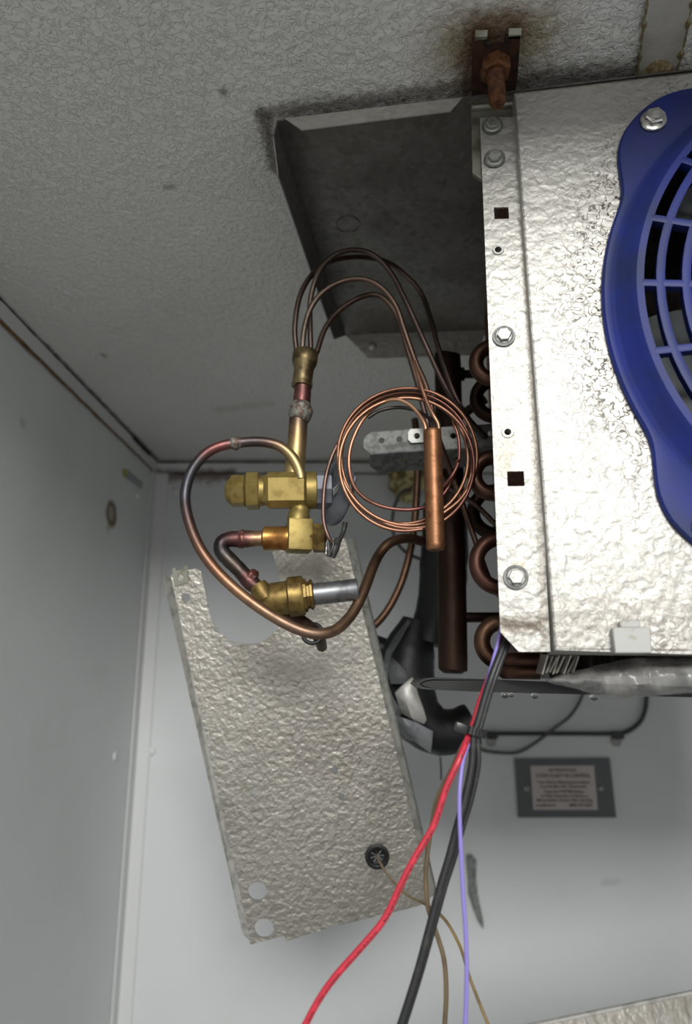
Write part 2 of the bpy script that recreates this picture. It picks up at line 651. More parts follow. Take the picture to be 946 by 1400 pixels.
quadbox('ceiling', (-1.0, Y0, ZC), (XR + .1, YB + .1, ZC + 0.08), M['ceil'])
quadbox('floor', (-1.0, -2.5, -0.05), (XR + .1, YB + .1, 0), M['floor'])
quadbox('wall_back', (-1.0, YB, 0), (XR + .1, YB + 0.08, ZC), M['wall_back'])
quadbox('wall_right', (XR, Y0, 0), (XR + 0.08, YB, ZC), M['wall_back'])
# left wall runs almost square to the back wall
bm = bmesh.new()
dl = (LW1 - LW0).normalized()
a = LW0 + dl * ((Y0 - LW0.y) / dl.y)
b = LW0 + dl * ((YB - LW0.y) / dl.y)
out_ = Vector((-0.08, 0, 0))
vs = [bm.verts.new(q) for q in (a, b, b + out_, a + out_)]
r_ = bmesh.ops.extrude_face_region(bm, geom=[bm.faces.new(vs)])
bmesh.ops.translate(bm, verts=[v for v in r_['geom'] if isinstance(v, bmesh.types.BMVert)], vec=(0, 0, -ZC))
structure(build('wall_left', bm, M['wall_left'], None, 0, loc=(a.x, 0, 0)))
BC = Vector(b)                  # top corner of back and left wall

# coves: thin strips over the joints
IN = Vector((1, 0, 0))


def prism(bm, path_a, path_b, prof, ux, uz):
    va = [bm.verts.new(path_a + ux * x + uz * z) for x, z in prof]
    vb = [bm.verts.new(path_b + ux * x + uz * z) for x, z in prof]
    n = len(prof)
    for i in range(n):
        j = (i + 1) % n
        bm.faces.new((va[i], va[j], vb[j], vb[i]))
    bm.faces.new(list(reversed(va)))
    bm.faces.new(vb)


cove = [(0, 0), (0.006, 0), (0.0045, -0.006), (0.003, -0.022), (0, -0.025)]
bm = bmesh.new()
prism(bm, a, BC, cove, IN, UP)
t1 = structure(build('trim_1', bm, M['trim'], None, 0, loc=BC))
bm = bmesh.new()
prism(bm, BC, Vector((XR, YB, ZC)), cove, Vector((0, -1, 0)), UP)
t2 = structure(build('trim_2', bm, M['trim'], None, 0, loc=BC))
bm = bmesh.new()
prism(bm, BC + Vector((0, 0, -0.025)), Vector((BC.x, BC.y, 0)), [(0, 0), (0.030, 0), (0.028, -0.003), (0.006, -0.005), (0.005, -0.006), (0.003, -0.028), (0, -0.030)], IN, Vector((0, 1, 0)))
t3 = structure(build('trim_3', bm, M['trim'], None, 0, loc=BC))
# caulk along the joints
pts = []
for i in range(40):
    t = i / 39
    q = a.lerp(BC, 0.35 + 0.63 * t) + Vector((0.003, 0, -0.026 + 0.0018 * noise.noise(Vector((i * .7, 0, 0)))))
    pts.append(q)
bm = bmesh.new()
tube(bm, pts, [0.0015 + 0.0022 * max(0, noise.noise(Vector((i * .9, 3, 0)))) * (1 - i / 60) + 0.001 * (1 - i / 40) for i in range(40)], 6, 2)
build('caulk_bead', bm, M['caulk'], t1)
pts = [a.lerp(BC, 0.35 + 0.64 * i / 49) + Vector((0.006, 0, -0.002)) for i in range(50)]
bm = bmesh.new()
rad = []
for i in range(50):
    r = 0.0012 + 0.0008 * noise.noise(Vector((i * .8, 9, 0)))
    if 41 <= i <= 46:
        r = 0.004 + 0.003 * abs(noise.noise(Vector((i * 1.7, 5, 0))))
    rad.append(r)
tube(bm, pts, rad, 7, 2, lump=0.3)
build('mould_bead', bm, M['caulk_dark'], t1)
bm = bmesh.new()
tube(bm, [BC + Vector((0.004 + i * 0.03, -0.006, -0.002)) for i in range(40)], [0.0018 + 0.0012 * noise.noise(Vector((i * .8, 4, 0))) for i in range(40)], 6, 2, lump=0.2)
tube(bm, [BC + Vector((0.004 + i * 0.03, -0.002, -0.026)) for i in range(40)], [0.0014 + 0.0011 * noise.noise(Vector((i * .8, 2, 0))) for i in range(40)], 6, 2, lump=0.2)
build('caulk_bead', bm, M['caulk_dark'], t2)
# flat seam strip in the ceiling, sealed with caulk
bm = bmesh.new()
sl0, sl1, sr0, sr1 = onz(893, -60, H), onz(871, 100, H), onz(960, -60, H), onz(925, 96, H)
sl1 += (sl1 - sl0) * 0.4
sr1 += (sr1 - sr0) * 0.4
vs = [bm.verts.new(q) for q in (sl0, sr0, sr1, sl1)]
r_ = bmesh.ops.extrude_face_region(bm, geom=[bm.faces.new(vs)])
bmesh.ops.translate(bm, verts=[v for v in r_['geom'] if isinstance(v, bmesh.types.BMVert)], vec=(0, 0, -0.0025))
s = NT('seam_strip')
h, cr = s.stucco(170)
bb = s.mix(s.ramp(s.noise(30, 4), 0.4, 0.7, 0, 0.6), lin('b0aea6'), lin('8d887a'))
M['seam'] = s.out(bb, 0.4, 0.0, s.bump(h, 0.3, 0.0015))
t4 = structure(build('trim_4', bm, M['seam'], None, 0, loc=sl0))
for p, q, sd in ((sl0, sl1, 1), (sr0, sr1, 5)):
    bm = bmesh.new()
    tube(bm, [p.lerp(q, i / 24) + Vector((0.002 * noise.noise(Vector((i * .9, sd, 0))), 0, -0.002)) for i in range(25)],
         [0.0007 + 0.0032 * max(0, noise.noise(Vector((i * .6, sd + 2, 1)))) for i in range(25)], 7, 2, lump=0.3)
    build('caulk_bead', bm, M['caulk_pale'], t4)
bm = bmesh.new()
bmesh.ops.create_icosphere(bm, subdivisions=2, radius=0.009)
for v in bm.verts:
    v.co.z *= 0.45
    v.co.x *= 1.25
    v.co *= 1 + 0.25 * noise.noise(v.co * 260)
bmesh.ops.translate(bm, verts=bm.verts, vec=onz(898, 98, H - 0.004))
build('caulk_blob', bm, M['caulk_pale'], t4)

# round rivet caps and a scrap of tape on the walls
for px, py, side in ((157, 1034, 'l'), (188, 676, 'l'), (207, 1027, 'b'), (240, 672, 'b')):
    p, n = (Vector(lw(px, py)), Vector((1, 0, 0))) if side == 'l' else (Vector(bw(px, py)), Vector((0, -1, 0)))
    bm = bmesh.new()
    lathe(bm, p - n * 0.001, n, [(0, 0.0095), (0.002, 0.0092), (0.004, 0.006), (0.005, 0)], 16)
    o = build('rivet_cap', bm, M['trim'], None, 60, loc=p)
    lab = {157: 'white rivet cap low on the left wall beside the corner', 188: 'white rivet cap high on the left wall below the tape scrap',
           207: 'white rivet cap low on the back wall beside the corner', 240: 'white rivet cap high on the back wall under the ceiling trim'}[px]
    tag(o, lab, 'rivet', 'rivet caps in the room corner')
bm = bmesh.new()
q = [Vector(lw(*c)) for c in ((169, 643), (173, 641), (195, 660), (193, 669), (170, 652))]
vs = [bm.verts.new(p + Vector((0.0006, 0, 0))) for p in q]
r_ = bmesh.ops.extrude_face_region(bm, geom=[bm.faces.new(vs)])
bmesh.ops.translate(bm, verts=[v for v in r_['geom'] if isinstance(v, bmesh.types.BMVert)], vec=(0.0005, 0, 0))
o = tag(build('tape_scrap', bm, plain('grey_tape', '9a9b9d', 0.4), None, 0, loc=q[0]), 'short grey tape scrap stuck on the left wall near the ceiling corner', 'tape')
bm = bmesh.new()
q = [Vector(lw(*c)) for c in ((167, 643), (172, 641), (173, 650), (168, 652))]
vs = [bm.verts.new(p + Vector((0.0012, 0, 0))) for p in q]
r_ = bmesh.ops.extrude_face_region(bm, geom=[bm.faces.new(vs)])
bmesh.ops.translate(bm, verts=[v for v in r_['geom'] if isinstance(v, bmesh.types.BMVert)], vec=(0.0005, 0, 0))
plab(build('tape_end', bm, plain('yellow_tape', 'a9ad4a', 0.5), o, 0), 'yellow tape end')


# ------------------------------------------------------------------ text
def text(body, size, origin, xdir, zdir, m, parent, name, width=None, bold=0.0, center=True):
    cu = bpy.data.curves.new(name, 'FONT')
    cu.body = body
    cu.size = size
    cu.offset = bold
    cu.align_x = 'CENTER' if center else 'LEFT'
    cu.resolution_u = 2
    tmp = bpy.data.objects.new(name + '_tmp', cu)
    COL.objects.link(tmp)
    dg = bpy.context.evaluated_depsgraph_get()
    me = bpy.data.meshes.new_from_object(tmp.evaluated_get(dg))
    bpy.data.objects.remove(tmp)
    xs = [v.co.x for v in me.vertices]
    if not xs:
        return None
    sc = width / (max(xs) - min(xs)) if width else 1
    mx = (max(xs) + min(xs)) / 2 if center else min(xs)
    nrm = xdir.cross(zdir)
    bm = bmesh.new()
    bm.from_mesh(me)
    for v in bm.verts:
        v.co = origin + xdir * ((v.co.x - mx) * sc) + zdir * v.co.y + nrm * 0.0003
    for me_f in bm.faces:
        me_f.material_index = 0
    me2 = bpy.data.meshes.new(name)
    org = ORG[parent.name] if parent else Vector((0, 0, 0))
    bmesh.ops.translate(bm, verts=bm.verts, vec=-org)
    bm.to_mesh(me2)
    bm.free()
    me2.materials.append(m)
    o = bpy.data.objects.new(name, me2)
    COL.objects.link(o)
    if parent:
        o.parent = parent
    ORG[o.name] = org
    return o


# ------------------------------------------------------------------ warning plaque on the back wall
X_, Z_ = Vector((1, 0, 0)), UP
pq = [Vector(bw(*c)) for c in ((703, 1037), (832, 1036), (841, 1117), (708, 1117))]
sg = thing('warning_sign', 'small grey warning plaque with pale printed card on the back wall', 'sign', sum(pq, Vector()) / 4)
bm = bmesh.new()
vs = [bm.verts.new(q + Vector((0, -0.0005, 0))) for q in pq]
f = bm.faces.new(vs)
r_ = bmesh.ops.extrude_face_region(bm, geom=[f])
bmesh.ops.translate(bm, verts=[v for v in r_['geom'] if isinstance(v, bmesh.types.BMVert)], vec=(0, -0.005, 0))
build('back_plate', bm, M['sign'], sg, 0)
cq = [Vector(W(*c, YB - 0.0058)) for c in ((725, 1047), (812, 1046.5), (817, 1107), (729, 1107))]
bm = bmesh.new()
vs = [bm.verts.new(q) for q in cq]
r_ = bmesh.ops.extrude_face_region(bm, geom=[bm.faces.new(vs)])
bmesh.ops.translate(bm, verts=[v for v in r_['geom'] if isinstance(v, bmesh.types.BMVert)], vec=(0, -0.0008, 0))
card = build('printed_card', bm, M['paper'], sg, 0)
cw = (cq[1] - cq[0]).length
for body, py, wd, sz in (('ATTENTION!', 1053.6, 0.44, 4.6), ('T-STAT IS NOT IN CONTROL', 1061.6, 0.86, 5.4), ('Your Energy Management System', 1069.5, 0.82, 3.6),
                         ('is controlling this Thermostat', 1075.3, 0.72, 3.6), ('Press the SYSTEM Button', 1082.3, 0.62, 3.6),
                         ('on Wall Controller to Return to', 1088.2, 0.74, 3.6), ('Manual System Control After Servicing', 1094.2, 0.86, 3.8)):
    mid = 768.5 + (py - 1047) * 0.075
    text(body, sz / 900 * 1.35 * 1.25, Vector(W(mid, py + 1.5, YB - 0.0068)), X_, Z_, M['ink'], card, 'lettering', cw * wd, 0.0002)
text('e-mail.com', 0.0072, Vector(W(733, 1102.5, YB - 0.0068)), X_, Z_, M['ink'], card, 'lettering', cw * 0.3, 0.0002, False)
text('(888) 377-5684', 0.0072, Vector(W(778, 1102.5, YB - 0.0068)), X_, Z_, M['ink'], card, 'lettering', cw * 0.36, 0.0002, False)
for px in (720, 821):
    bm = bmesh.new()
    lathe(bm, at(px, 1078, YB - 0.005), Vector((0, -1, 0)), [(0, 0.006), (0.0015, 0.0055), (0.003, 0.003), (0.0033, 0)], 14)
    build('screw', bm, M['zinc'], sg, 60)
# faint violet printing down the corner of the back wall
pr_o = thing('wall_print', 'faint violet ink stamp running down the back wall corner', 'stamp', at(203, 830, YB))
for body, p, wd in (('TESTED', (207.5, 806), 0.045), ('NO 10-24', (204.5, 829), 0.03), ('ASTM E84', (202, 851), 0.03)):
    text(body, 0.010, at(p[0] + 3.5, p[1] + 8, YB - 0.0003), Vector((0.09, 0, 1)).normalized(), Vector((-1, 0, .09)).normalized(), M['ink2'], pr_o, 'lettering', wd)

# ------------------------------------------------------------------ conduit and cord on the back wall
YC = YB - 0.012
bm = bmesh.new()
tube(bm, A([(540, 1003, YC), (640, 1003, YC), (700, 1003, YC), (780, 1003, YC), (838, 1003, YC), (858, 1000, YC), (874, 988, YC), (882, 970, YC), (884, 945, YC), (882, 900, YC), (872, 700, YC), (866, 600, YC)]), 0.0042, 10, 6)
o = tag(build('conduit', bm, M['pipe_k'], None, 60, loc=at(750, 1003, YC)), 'thin black conduit clamped level on the back wall above the plaque', 'conduit')
for i, px in enumerate((671, 842)):
    bm = bmesh.new()
    q = at(px, 1003, YB)
    box(bm, q + Vector((0, -0.008, -0.002)), X_, Vector((0, 1, 0)), UP, 0.020, 0.017, 0.014, 0.002)
    build('clamp', bm, M['plastic_k'], o, 40)
    bm = bmesh.new()
    lathe(bm, at(px, 1013, YB), Vector((0, -1, 0)), [(0, 0.010), (0.003, 0.010), (0.005, 0.006), (0.006, 0)], 14)
    build('screw', bm, M['zinc'], o, 60)
bm = bmesh.new()
tube(bm, A([(560, 1000, YC), (600, 1003, YC), (640, 1014, YC), (659, 1025, YC), (682, 1029, YC), (705, 1029, YC), (722, 1022, YC), (742, 1008, YC - .012), (760, 994, YC - .012), (780, 978, YC - .012), (795, 953, YC), (800, 925, YC), (798, 800, YC), (790, 700, YC)]), 0.0032, 8, 6)
tag(build('cord', bm, M['cord'], None, 60, loc=at(700, 1025, YC)), 'slack grey cord crossing in front of the black conduit', 'cord')

# ------------------------------------------------------------------ the evaporator housing
EV = thing('evaporator', 'ceiling hung stucco aluminium evaporator with its end cover removed', 'evaporator', ev(0.25, 0.15, 0))
TZ = H - 0.010
FLp, RLp = onz(378, 166, TZ), onz(471, 458.5, TZ)
FRp, RRp = onz(633, 134.5, TZ), onz(665, 452, TZ)
FRx = FLp + (FRp - FLp) * 3.75
RRx = RLp + (RRp - RLp) * 3.1
bm = bmesh.new()
o2 = [(q.x, q.y) for q in (FLp, FRx, RRx, RLp)]
plate(bm, o2, [], lambda x, y: Vector((x, y, CZ + TZ)), Vector((0, 0, 0.0015)))
tp = plab(build('top_panel', bm, M['under'], EV, 0), 'dull dark grey underside')


def flange(name, p0, p1, bots, m, th, par, lab=None):
    d = (p1 - p0).normalized()
    n = d.cross(UP).normalized()
    pts = [onpl(px, py, p0, n) for px, py in bots]
    lp = [p0, p1] + pts
    o2 = [((q - p0).dot(d), (q - p0).z) for q in lp]
    bm = bmesh.new()
    plate(bm, o2, [], lambda x, y: p0 + d * x + UP * y, n * th)
    q = build(name, bm, m, par, 0)
    return plab(q, lab) if lab else q


fl0 = onz(389.5, 163.5, TZ)
flange('front_lip', fl0, FRp, [(616, 153.5), (412, 179)], M['lip'], 0.0012, tp, 'bright stucco lip folded down')
flange('side_lip', FLp, RLp, [(456, 464), (379, 240), (372.5, 187)], M['under'], 0.0012, tp)
flange('rear_lip', RLp, RRp, [(652, 486), (504, 490.5), (478, 464)], M['lip'], 0.0012, tp, 'bright stucco lip folded down')
bm = bmesh.new()
cq = onz(476, 307, TZ)
ringlathe(bm, cq, UP, [(-0.0012, 0.0112), (-0.0012, 0.0122), (0.0005, 0.0126), (0.0005, 0.0108)], 40)
build('knockout_ring', bm, M['under'], tp, 40)
bm = bmesh.new()
q = onpl(509, 474, RLp, (RRp - RLp).normalized().cross(UP).normalized())
lathe(bm, q, -EY, [(0, 0.006), (0.003, 0.0055), (0.0045, 0.003), (0.005, 0)], 12)
build('rivet', bm, M['lip'], tp, 60)

# fan panel with its hole, folded edges
PB = -0.008
pa0, pa1, pz1 = 0.0252, 0.50, 0.4155
GC = (0.262, 0.2286)
outl = [(pa0, 0.0132), (0.0252 + 0.08, 0.0102), (pa1, 0.006), (pa1, pz1), (pa0, pz1)]
bm = bmesh.new()
plate(bm, outl, [circ2(GC[0], GC[1], 0.172, 64)], lambda x, z: ev(x, PB, z), EY * 0.0015)
# left return (the dark step beside the strip), bottom return
def quad(bm, pts, thick):
    vs = [bm.verts.new(q) for q in pts]
    r = bmesh.ops.extrude_face_region(bm, geom=[bm.faces.new(vs)])
    bmesh.ops.translate(bm, verts=[v for v in r['geom'] if isinstance(v, bmesh.types.BMVert)], vec=thick)


quad(bm, [ev(pa0, PB, 0.0132), ev(pa0, PB, pz1), ev(pa0, 0.012, pz1), ev(pa0, 0.012, 0.0132)], EX * 0.0012)
quad(bm, [ev(pa0, PB, 0.0132), ev(pa1, PB, 0.006), ev(pa1, 0.02, 0.004), ev(pa0, 0.02, 0.0112)], UP * 0.0012)
quad(bm, [ev(pa0, PB, pz1), ev(pa1, PB, pz1), ev(pa1, 0.02, pz1), ev(pa0, 0.02, pz1)], -UP * 0.0012)
build('fan_panel', bm, M['panel'], EV, 0)
# venturi behind the guard
bm = bmesh.new()
ringlathe(bm, ev(GC[0], PB, GC[1]), EY, [(0.0015, 0.178), (0.004, 0.174), (0.035, 0.172), (0.035, 0.174)], 72)
build('venturi_ring', bm, M['dark'], EV, 40)
# the flat strip beside it
px_o = [(656, 161), (704, 160), (737, 586), (752.5, 891), (709.5, 891), (684, 864), (677, 683), (664, 360)]
so = [onE(*q) for q in px_o]
def pxh(pts):
    return [onE(*q) for q in pts]
holes = [pxh([(675, 283.5), (695, 283), (696, 299), (676, 299.5)]),
         pxh([(693, 644.5), (716, 644), (717.5, 664.5), (694, 665)]),
         pxh(circ2(681, 342, 4.6, 14)), pxh(circ2(694, 591, 4.8, 14))]
bm = bmesh.new()
plate(bm, so, holes, lambda x, z: ev(x, 0, z), EY * 0.0015)
stp = build('mounting_strip', bm, M['strip'], EV, 0)
for px, py in ((681, 342), (694, 591)):
    bm = bmesh.new()
    a_, z_ = onE(px, py)
    ringlathe(bm, ev(a_, 0, z_), -EY, [(0.0, 0.0042), (0.0008, 0.0038), (0.0008, 0.0024), (-0.006, 0.0022), (-0.006, 0.003)], 18)
    build('rivet_nut', bm, M['zinc'], stp, 40)
# housing behind: side closure and rear
bm = bmesh.new()
quad(bm, [ev(0.026, 0.05, 0.0), ev(0.026, 0.05, 0.43), ev(0.026, 0.34, 0.43), ev(0.026, 0.34, 0.0)], EX * 0.0015)
build('coil_end_sheet', bm, M['fin_cu'], EV, 0)
bm = bmesh.new()
quad(bm, [ev(0.05, 0.345, -0.0), ev(0.5, 0.345, -0.0), ev(0.5, 0.345, 0.43), ev(0.05, 0.345, 0.43)], EY * 0.0015)
quad(bm, [ev(0.5, 0.0, 0.0), ev(0.5, 0.34, 0.0), ev(0.5, 0.34, 0.43), ev(0.5, 0.0, 0.43)], EX * 0.0015)
build('rear_casing', bm, M['galv'], EV, 0)
bm = bmesh.new()
for i in range(140):
    x = 0.029 + i * 0.0032
    f_ = 0.028 if i < 30 else 0.06
    lean = 0.004 * math.sin(i * 1.7) if i < 14 else 0
    vs = [bm.verts.new(q) for q in (ev(x + lean, 0.06 if i > 12 else 0.045, -0.004 if i < 12 else -0.002), ev(x, 0.06 if i > 12 else 0.045, 0.42), ev(x, 0.33, 0.42), ev(x + lean, 0.33, -0.002))]
    bm.faces.new(vs)
stuff(build('coil_fin', bm, M['fin'], EV, 0))


for i in range(9):
    bm = bmesh.new()
    lean = 0.35 + 0.06 * ((i * 7) % 5)
    fx = (EX + UP * -0.0 + EY * (0.25 + 0.1 * (i % 3))).normalized()
    fz = (UP + EX * lean).normalized()
    c = at(741 + i * 5.0, 908 - 0.8 * (i % 3), 0.432 + 0.002 * (i % 2))
    box(bm, c, fx, fx.cross(fz), fz, 0.0011, 0.010, 0.0125 - 0.0008 * (i % 3))
    build('bent_fin', bm, M['fin_b'], EV, 0)


def frame(p, x, y, z):
    m = Matrix((x, y, z)).transposed().to_4x4()
    m.translation = p
    return m


# hex flange bolts: one prototype, copied
bm = bmesh.new()
lathe(bm, Vector(), UP, [(0, 0.0062), (0.0008, 0.0062), (0.0014, 0.0052)], 24)
lathe(bm, Vector((0, 0, 0.001)), UP, [(0, 0.0050), (0.0022, 0.0050), (0.0029, 0.0044)], 6, 0.3)
bolt0 = build('hex_bolt', bm, M['zinc'], EV, 30)
ORG0 = ORG[EV.name]
bm = bmesh.new()
ringlathe(bm, Vector(), UP, [(0, 0.0078), (0.0008, 0.0076), (0.0008, 0.004), (0, 0.004)], 28)
wash0 = build('washer', bm, M['rail'], bolt0, 30)
# prototypes were built about the world origin
for q in (bolt0, wash0):
    q.data.transform(Matrix.Translation(ORG0))
first = True
for px, py in ((673, 173), (676, 218), (688.5, 460.5), (705, 789.5)):
    if first:
        b_, w_ = bolt0, wash0
        first = False
    else:
        b_, w_ = bolt0.copy(), wash0.copy()
        COL.objects.link(b_)
        COL.objects.link(w_)
        b_.parent = EV
        w_.parent = b_
    a_, z_ = onE(px, py)
    b_.matrix_local = frame(ev(a_, -0.0008, z_) - ORG0, EX, UP, -EY)
    w_.matrix_local = Matrix.Translation((0, 0, 0))

# white nylon clip on the panel's bottom edge
bm = bmesh.new()
c0, c1 = onE(837, 893.5, PB), onE(883, 858, PB)
plate(bm, [(c0[0], c0[1]), (c1[0], c0[1]), (c1[0] + .0006, c1[1] - .001), (c1[0] - .001, c1[1]), (c0[0] + .001, c1[1]), (c0[0] - .0002, c1[1] - .001)], [], lambda x, z: ev(x, PB - 0.0065, z), EY * 0.0065)
t0, t1_ = onE(845, 859, PB), onE(872, 848, PB)
plate(bm, [(t0[0], t0[1]), (t1_[0], t0[1]), (t1_[0], t1_[1] - .001), (t1_[0] - .002, t1_[1]), (t0[0] + .002, t1_[1]), (t0[0], t1_[1] - .001)], [], lambda x, z: ev(x, PB - 0.0045, z), EY * 0.0045)
bmesh.ops.bevel(bm, geom=bm.edges[:], offset=0.0006, segments=1, affect='EDGES')
plab(build('plastic_clip', bm, M['white_pl'], EV, 40), 'white plastic clip')

# return bends of the coil, shade behind the strip painted into their copper colours
BR = 0.0062
def bend(cx, cy, ry, Y, x0=None, tint=('634028', '4d2d1b', '664429')):
    """U of pipe leaving the coil end sheet, bulging to the left, seen face on"""
    c = at(cx, cy, Y)
    r = ry * Y / ray(cx, cy).y / F
    pts = [c + EX * 0.06 + UP * r, c + EX * 0.02 + UP * r]
    for i in range(9):
        an = math.pi / 2 + math.pi * i / 8
        pts.append(c + EX * (r * 0.95 * math.cos(an)) + UP * (r * math.sin(an)))
    pts += [c + EX * 0.02 - UP * r, c + EX * 0.06 - UP * r]
    bm = bmesh.new()
    tube(bm, pts, BR, 12, 3, cols=tint)
    return build('return_bend', bm, M['copper_t'], EV, 60)


bend(674, 496, 24, 0.50)
bend(676, 545, 26, 0.56, tint=('351f14', '291910', '351f14'))
bend(674, 650, 26, 0.52, tint=('573522', '4d2d1b', '573522'))
bend(684, 770, 34, 0.52, tint=('572f22', '633928', '4d2d1b'))
bend(684, 878, 26, 0.50, tint=('78532b', '634022', '4d2d1b'))
bend(676, 700, 30, 0.60, tint=('291910', '291910', '291910'))
# lowest bends, seen end on under the strip
for py, ex in ((903, 0), (918, 0)):
    bm = bmesh.new()
    tube(bm, A([(690, py, 0.47), (700, py, 0.455), (738, py + .5, 0.45)]), 0.0052, 12, 4, cols=('633c24', '57311c', '422414'))
    build('return_bend', bm, M['copper_t'], EV, 60)
# suction header, stubs: copper colours darkened to paint in the compartment's shade
HY = 0.67
bm = bmesh.new()
hp = A([(612, 497, HY), (614, 600, HY), (617, 760, HY), (619, 900, HY)])
r0 = 19.0 / F * (HY / ray(615, 700).y)
tube(bm, [at(611, 490, HY), at(611, 492, HY)] + hp + [at(619, 915, HY), at(619, 921, HY)], [r0 * .6, r0 * .95, r0, r0, r0, r0, r0 * .95, r0 * .6], 20, 4,
     cols=('25150c', '25150c', '2a1710', '25150e', '351e11', '3c2515', '3c2515', '2c1c10'))
hd = build('suction_header', bm, M['copper_d'], EV, 50)
for p, q, r in (((622, 512, HY), (662, 511, HY), 0.0048), ((622, 844, HY), (690, 844, HY), 0.0052), ((620, 575, HY), (664, 545, HY - .02), 0.005)):
    bm = bmesh.new()
    tube(bm, A([p, q]), r, 12, 1, cols=('2e1a10', '25150c'))
    build('stub_pipe', bm, M['copper_d'], hd, 60)
bm = bmesh.new()
lathe(bm, at(624, 512, HY), EX, [(0, 0.0075), (0.008, 0.0075), (0.009, 0.006)], 16)
build('collar', bm, M['copper_d'], hd, 40)
for me in (bpy.data.meshes[q] for q in bpy.data.meshes.keys() if q.startswith('collar')):
    pass

# ------------------------------------------------------------------ fan guard and fan
GD = ev(GC[0], PB, GC[1])
FG = thing('fan_guard', 'round blue plastic fan guard bolted to the stucco panel', 'fan guard', GD)
FWD = -EY
lob = []
N = 240
R0, RB = 0.191, 0.205
for i in range(N):
    an = 2 * math.pi * i / N
    d = math.degrees((an - math.pi / 4) % (math.pi / 2))
    d = min(d, 90 - d)
    kn = [(0, .2176), (4, .2168), (6, .2150), (9, .2105), (13, .2010), (16, .1943), (18.5, .1916), (21, .191), (46, .191)]
    for (x0, y0), (x1, y1) in zip(kn, kn[1:]):
        if x0 <= d <= x1:
            r = y0 + (y1 - y0) * (d - x0) / (x1 - x0)
    lob.append(r)
lob = [(lob[i - 1] + 2 * lob[i] + lob[(i + 1) % N]) / 4 for i in range(N)]


def gp(r, an, fwd):
    return GD + EX * (r * math.cos(an)) + UP * (r * math.sin(an)) + FWD * fwd


bm = bmesh.new()
prof = [(None, 0.0, 0), (None, 0.003, 0), (None, 0.0045, -0.0015), (0.1865, 0.0045, 0), (0.1845, 0.0035, 0), (0.182, 0.0045, 0), (0.176, 0.0125, 0), (0.1725, 0.0155, 0), (0.168, 0.0155, 0), (0.168, 0.0110, 0), (0.172, 0.009, 0), (0.178, 0.0, 0)]
rings = []
for r, fw, dr in prof:
    rings.append([bm.verts.new(gp((lob[i] + dr) if r is None else r, 2 * math.pi * i / N, fw)) for i in range(N)])
for i in range(len(rings)):
    p, q = rings[i], rings[(i + 1) % len(rings)]
    for k in range(N):
        k2 = (k + 1) % N
        bm.faces.new((p[k], p[k2], q[k2], q[k]))
build('rim', bm, M['blue'], FG, 35)
for r in (0.158, 0.1425, 0.127, 0.1115, 0.096, 0.0805, 0.065):
    bm = bmesh.new()
    w_ = 0.0026
    ringlathe(bm, GD, FWD, [(0.0155, r + w_), (0.016, r), (0.0155, r - w_), (0.0085, r - w_ + .0006), (0.0085, r + w_ - .0006)], 96)
    build('hoop', bm, M['blue'], FG, 40)
bm = bmesh.new()
lathe(bm, GD + FWD * 0.0085, FWD, [(0, 0.05), (0.007, 0.051), (0.0085, 0.048), (0.0085, 0)], 48)
build('centre_cap', bm, M['blue'], FG, 40)
for i in range(22):
    an = math.radians(142.6 + 16.36 * i)
    p = Vector((0.1695 * math.cos(an), 0.1695 * math.sin(an)))
    c_ = math.cos(an)
    d = (Vector((-0.114 * c_ * abs(c_), -0.020 * abs(c_))) - p).normalized()     # swept a little off the centre
    L_ = 0.0
    while (p + d * (L_ + 0.001)).length < (p + d * L_).length and (p + d * L_).length > 0.048:
        L_ += 0.001
    m_ = p + d * (L_ / 2)
    bm = bmesh.new()
    dx = EX * d.x + UP * d.y
    box(bm, GD + EX * m_.x + UP * m_.y + FWD * 0.0121, dx, FWD.cross(dx), FWD, L_, 0.0050, 0.0072, 0.0008)
    build('spoke', bm, M['blue'], FG, 30)
# flange nuts on studs
nut0 = None
for an in (135, 225, 45, 315):
    d = math.radians(an)
    if nut0 is None:
        bm = bmesh.new()
        O_ = ORG[FG.name]
        lathe(bm, O_, UP, [(0, 0.0088), (0.0012, 0.0090), (0.0022, 0.0084), (0.003, 0.006)], 28)
        lathe(bm, O_ + UP * 0.0025, UP, [(0, 0.0068), (0.0032, 0.0068), (0.0040, 0.0058)], 6, 0.4)
        ringlathe(bm, O_ + UP * 0.0062, UP, [(0, 0.0048), (0.001, 0.0044), (0.001, 0.0034), (0, 0.0034)], 20)
        nut0 = plab(build('flange_nut', bm, M['chrome'], FG, 30), 'shiny steel flange nut')
        bm = bmesh.new()
        lathe(bm, O_ + UP * 0.004, UP, [(0, 0.0034), (0.0030, 0.0034), (0.0036, 0.0026), (0.0036, 0)], 16)
        st0 = build('stud', bm, M['zinc'], nut0, 30)
        o, q = nut0, st0
    else:
        o, q = nut0.copy(), st0.copy()
        COL.objects.link(o)
        COL.objects.link(q)
        o.parent = FG
        q.parent = o
    o.matrix_local = frame(gp(RB, d, 0.0045) - ORG[FG.name], EX, UP, FWD)
    q.matrix_local = Matrix.Identity(4)
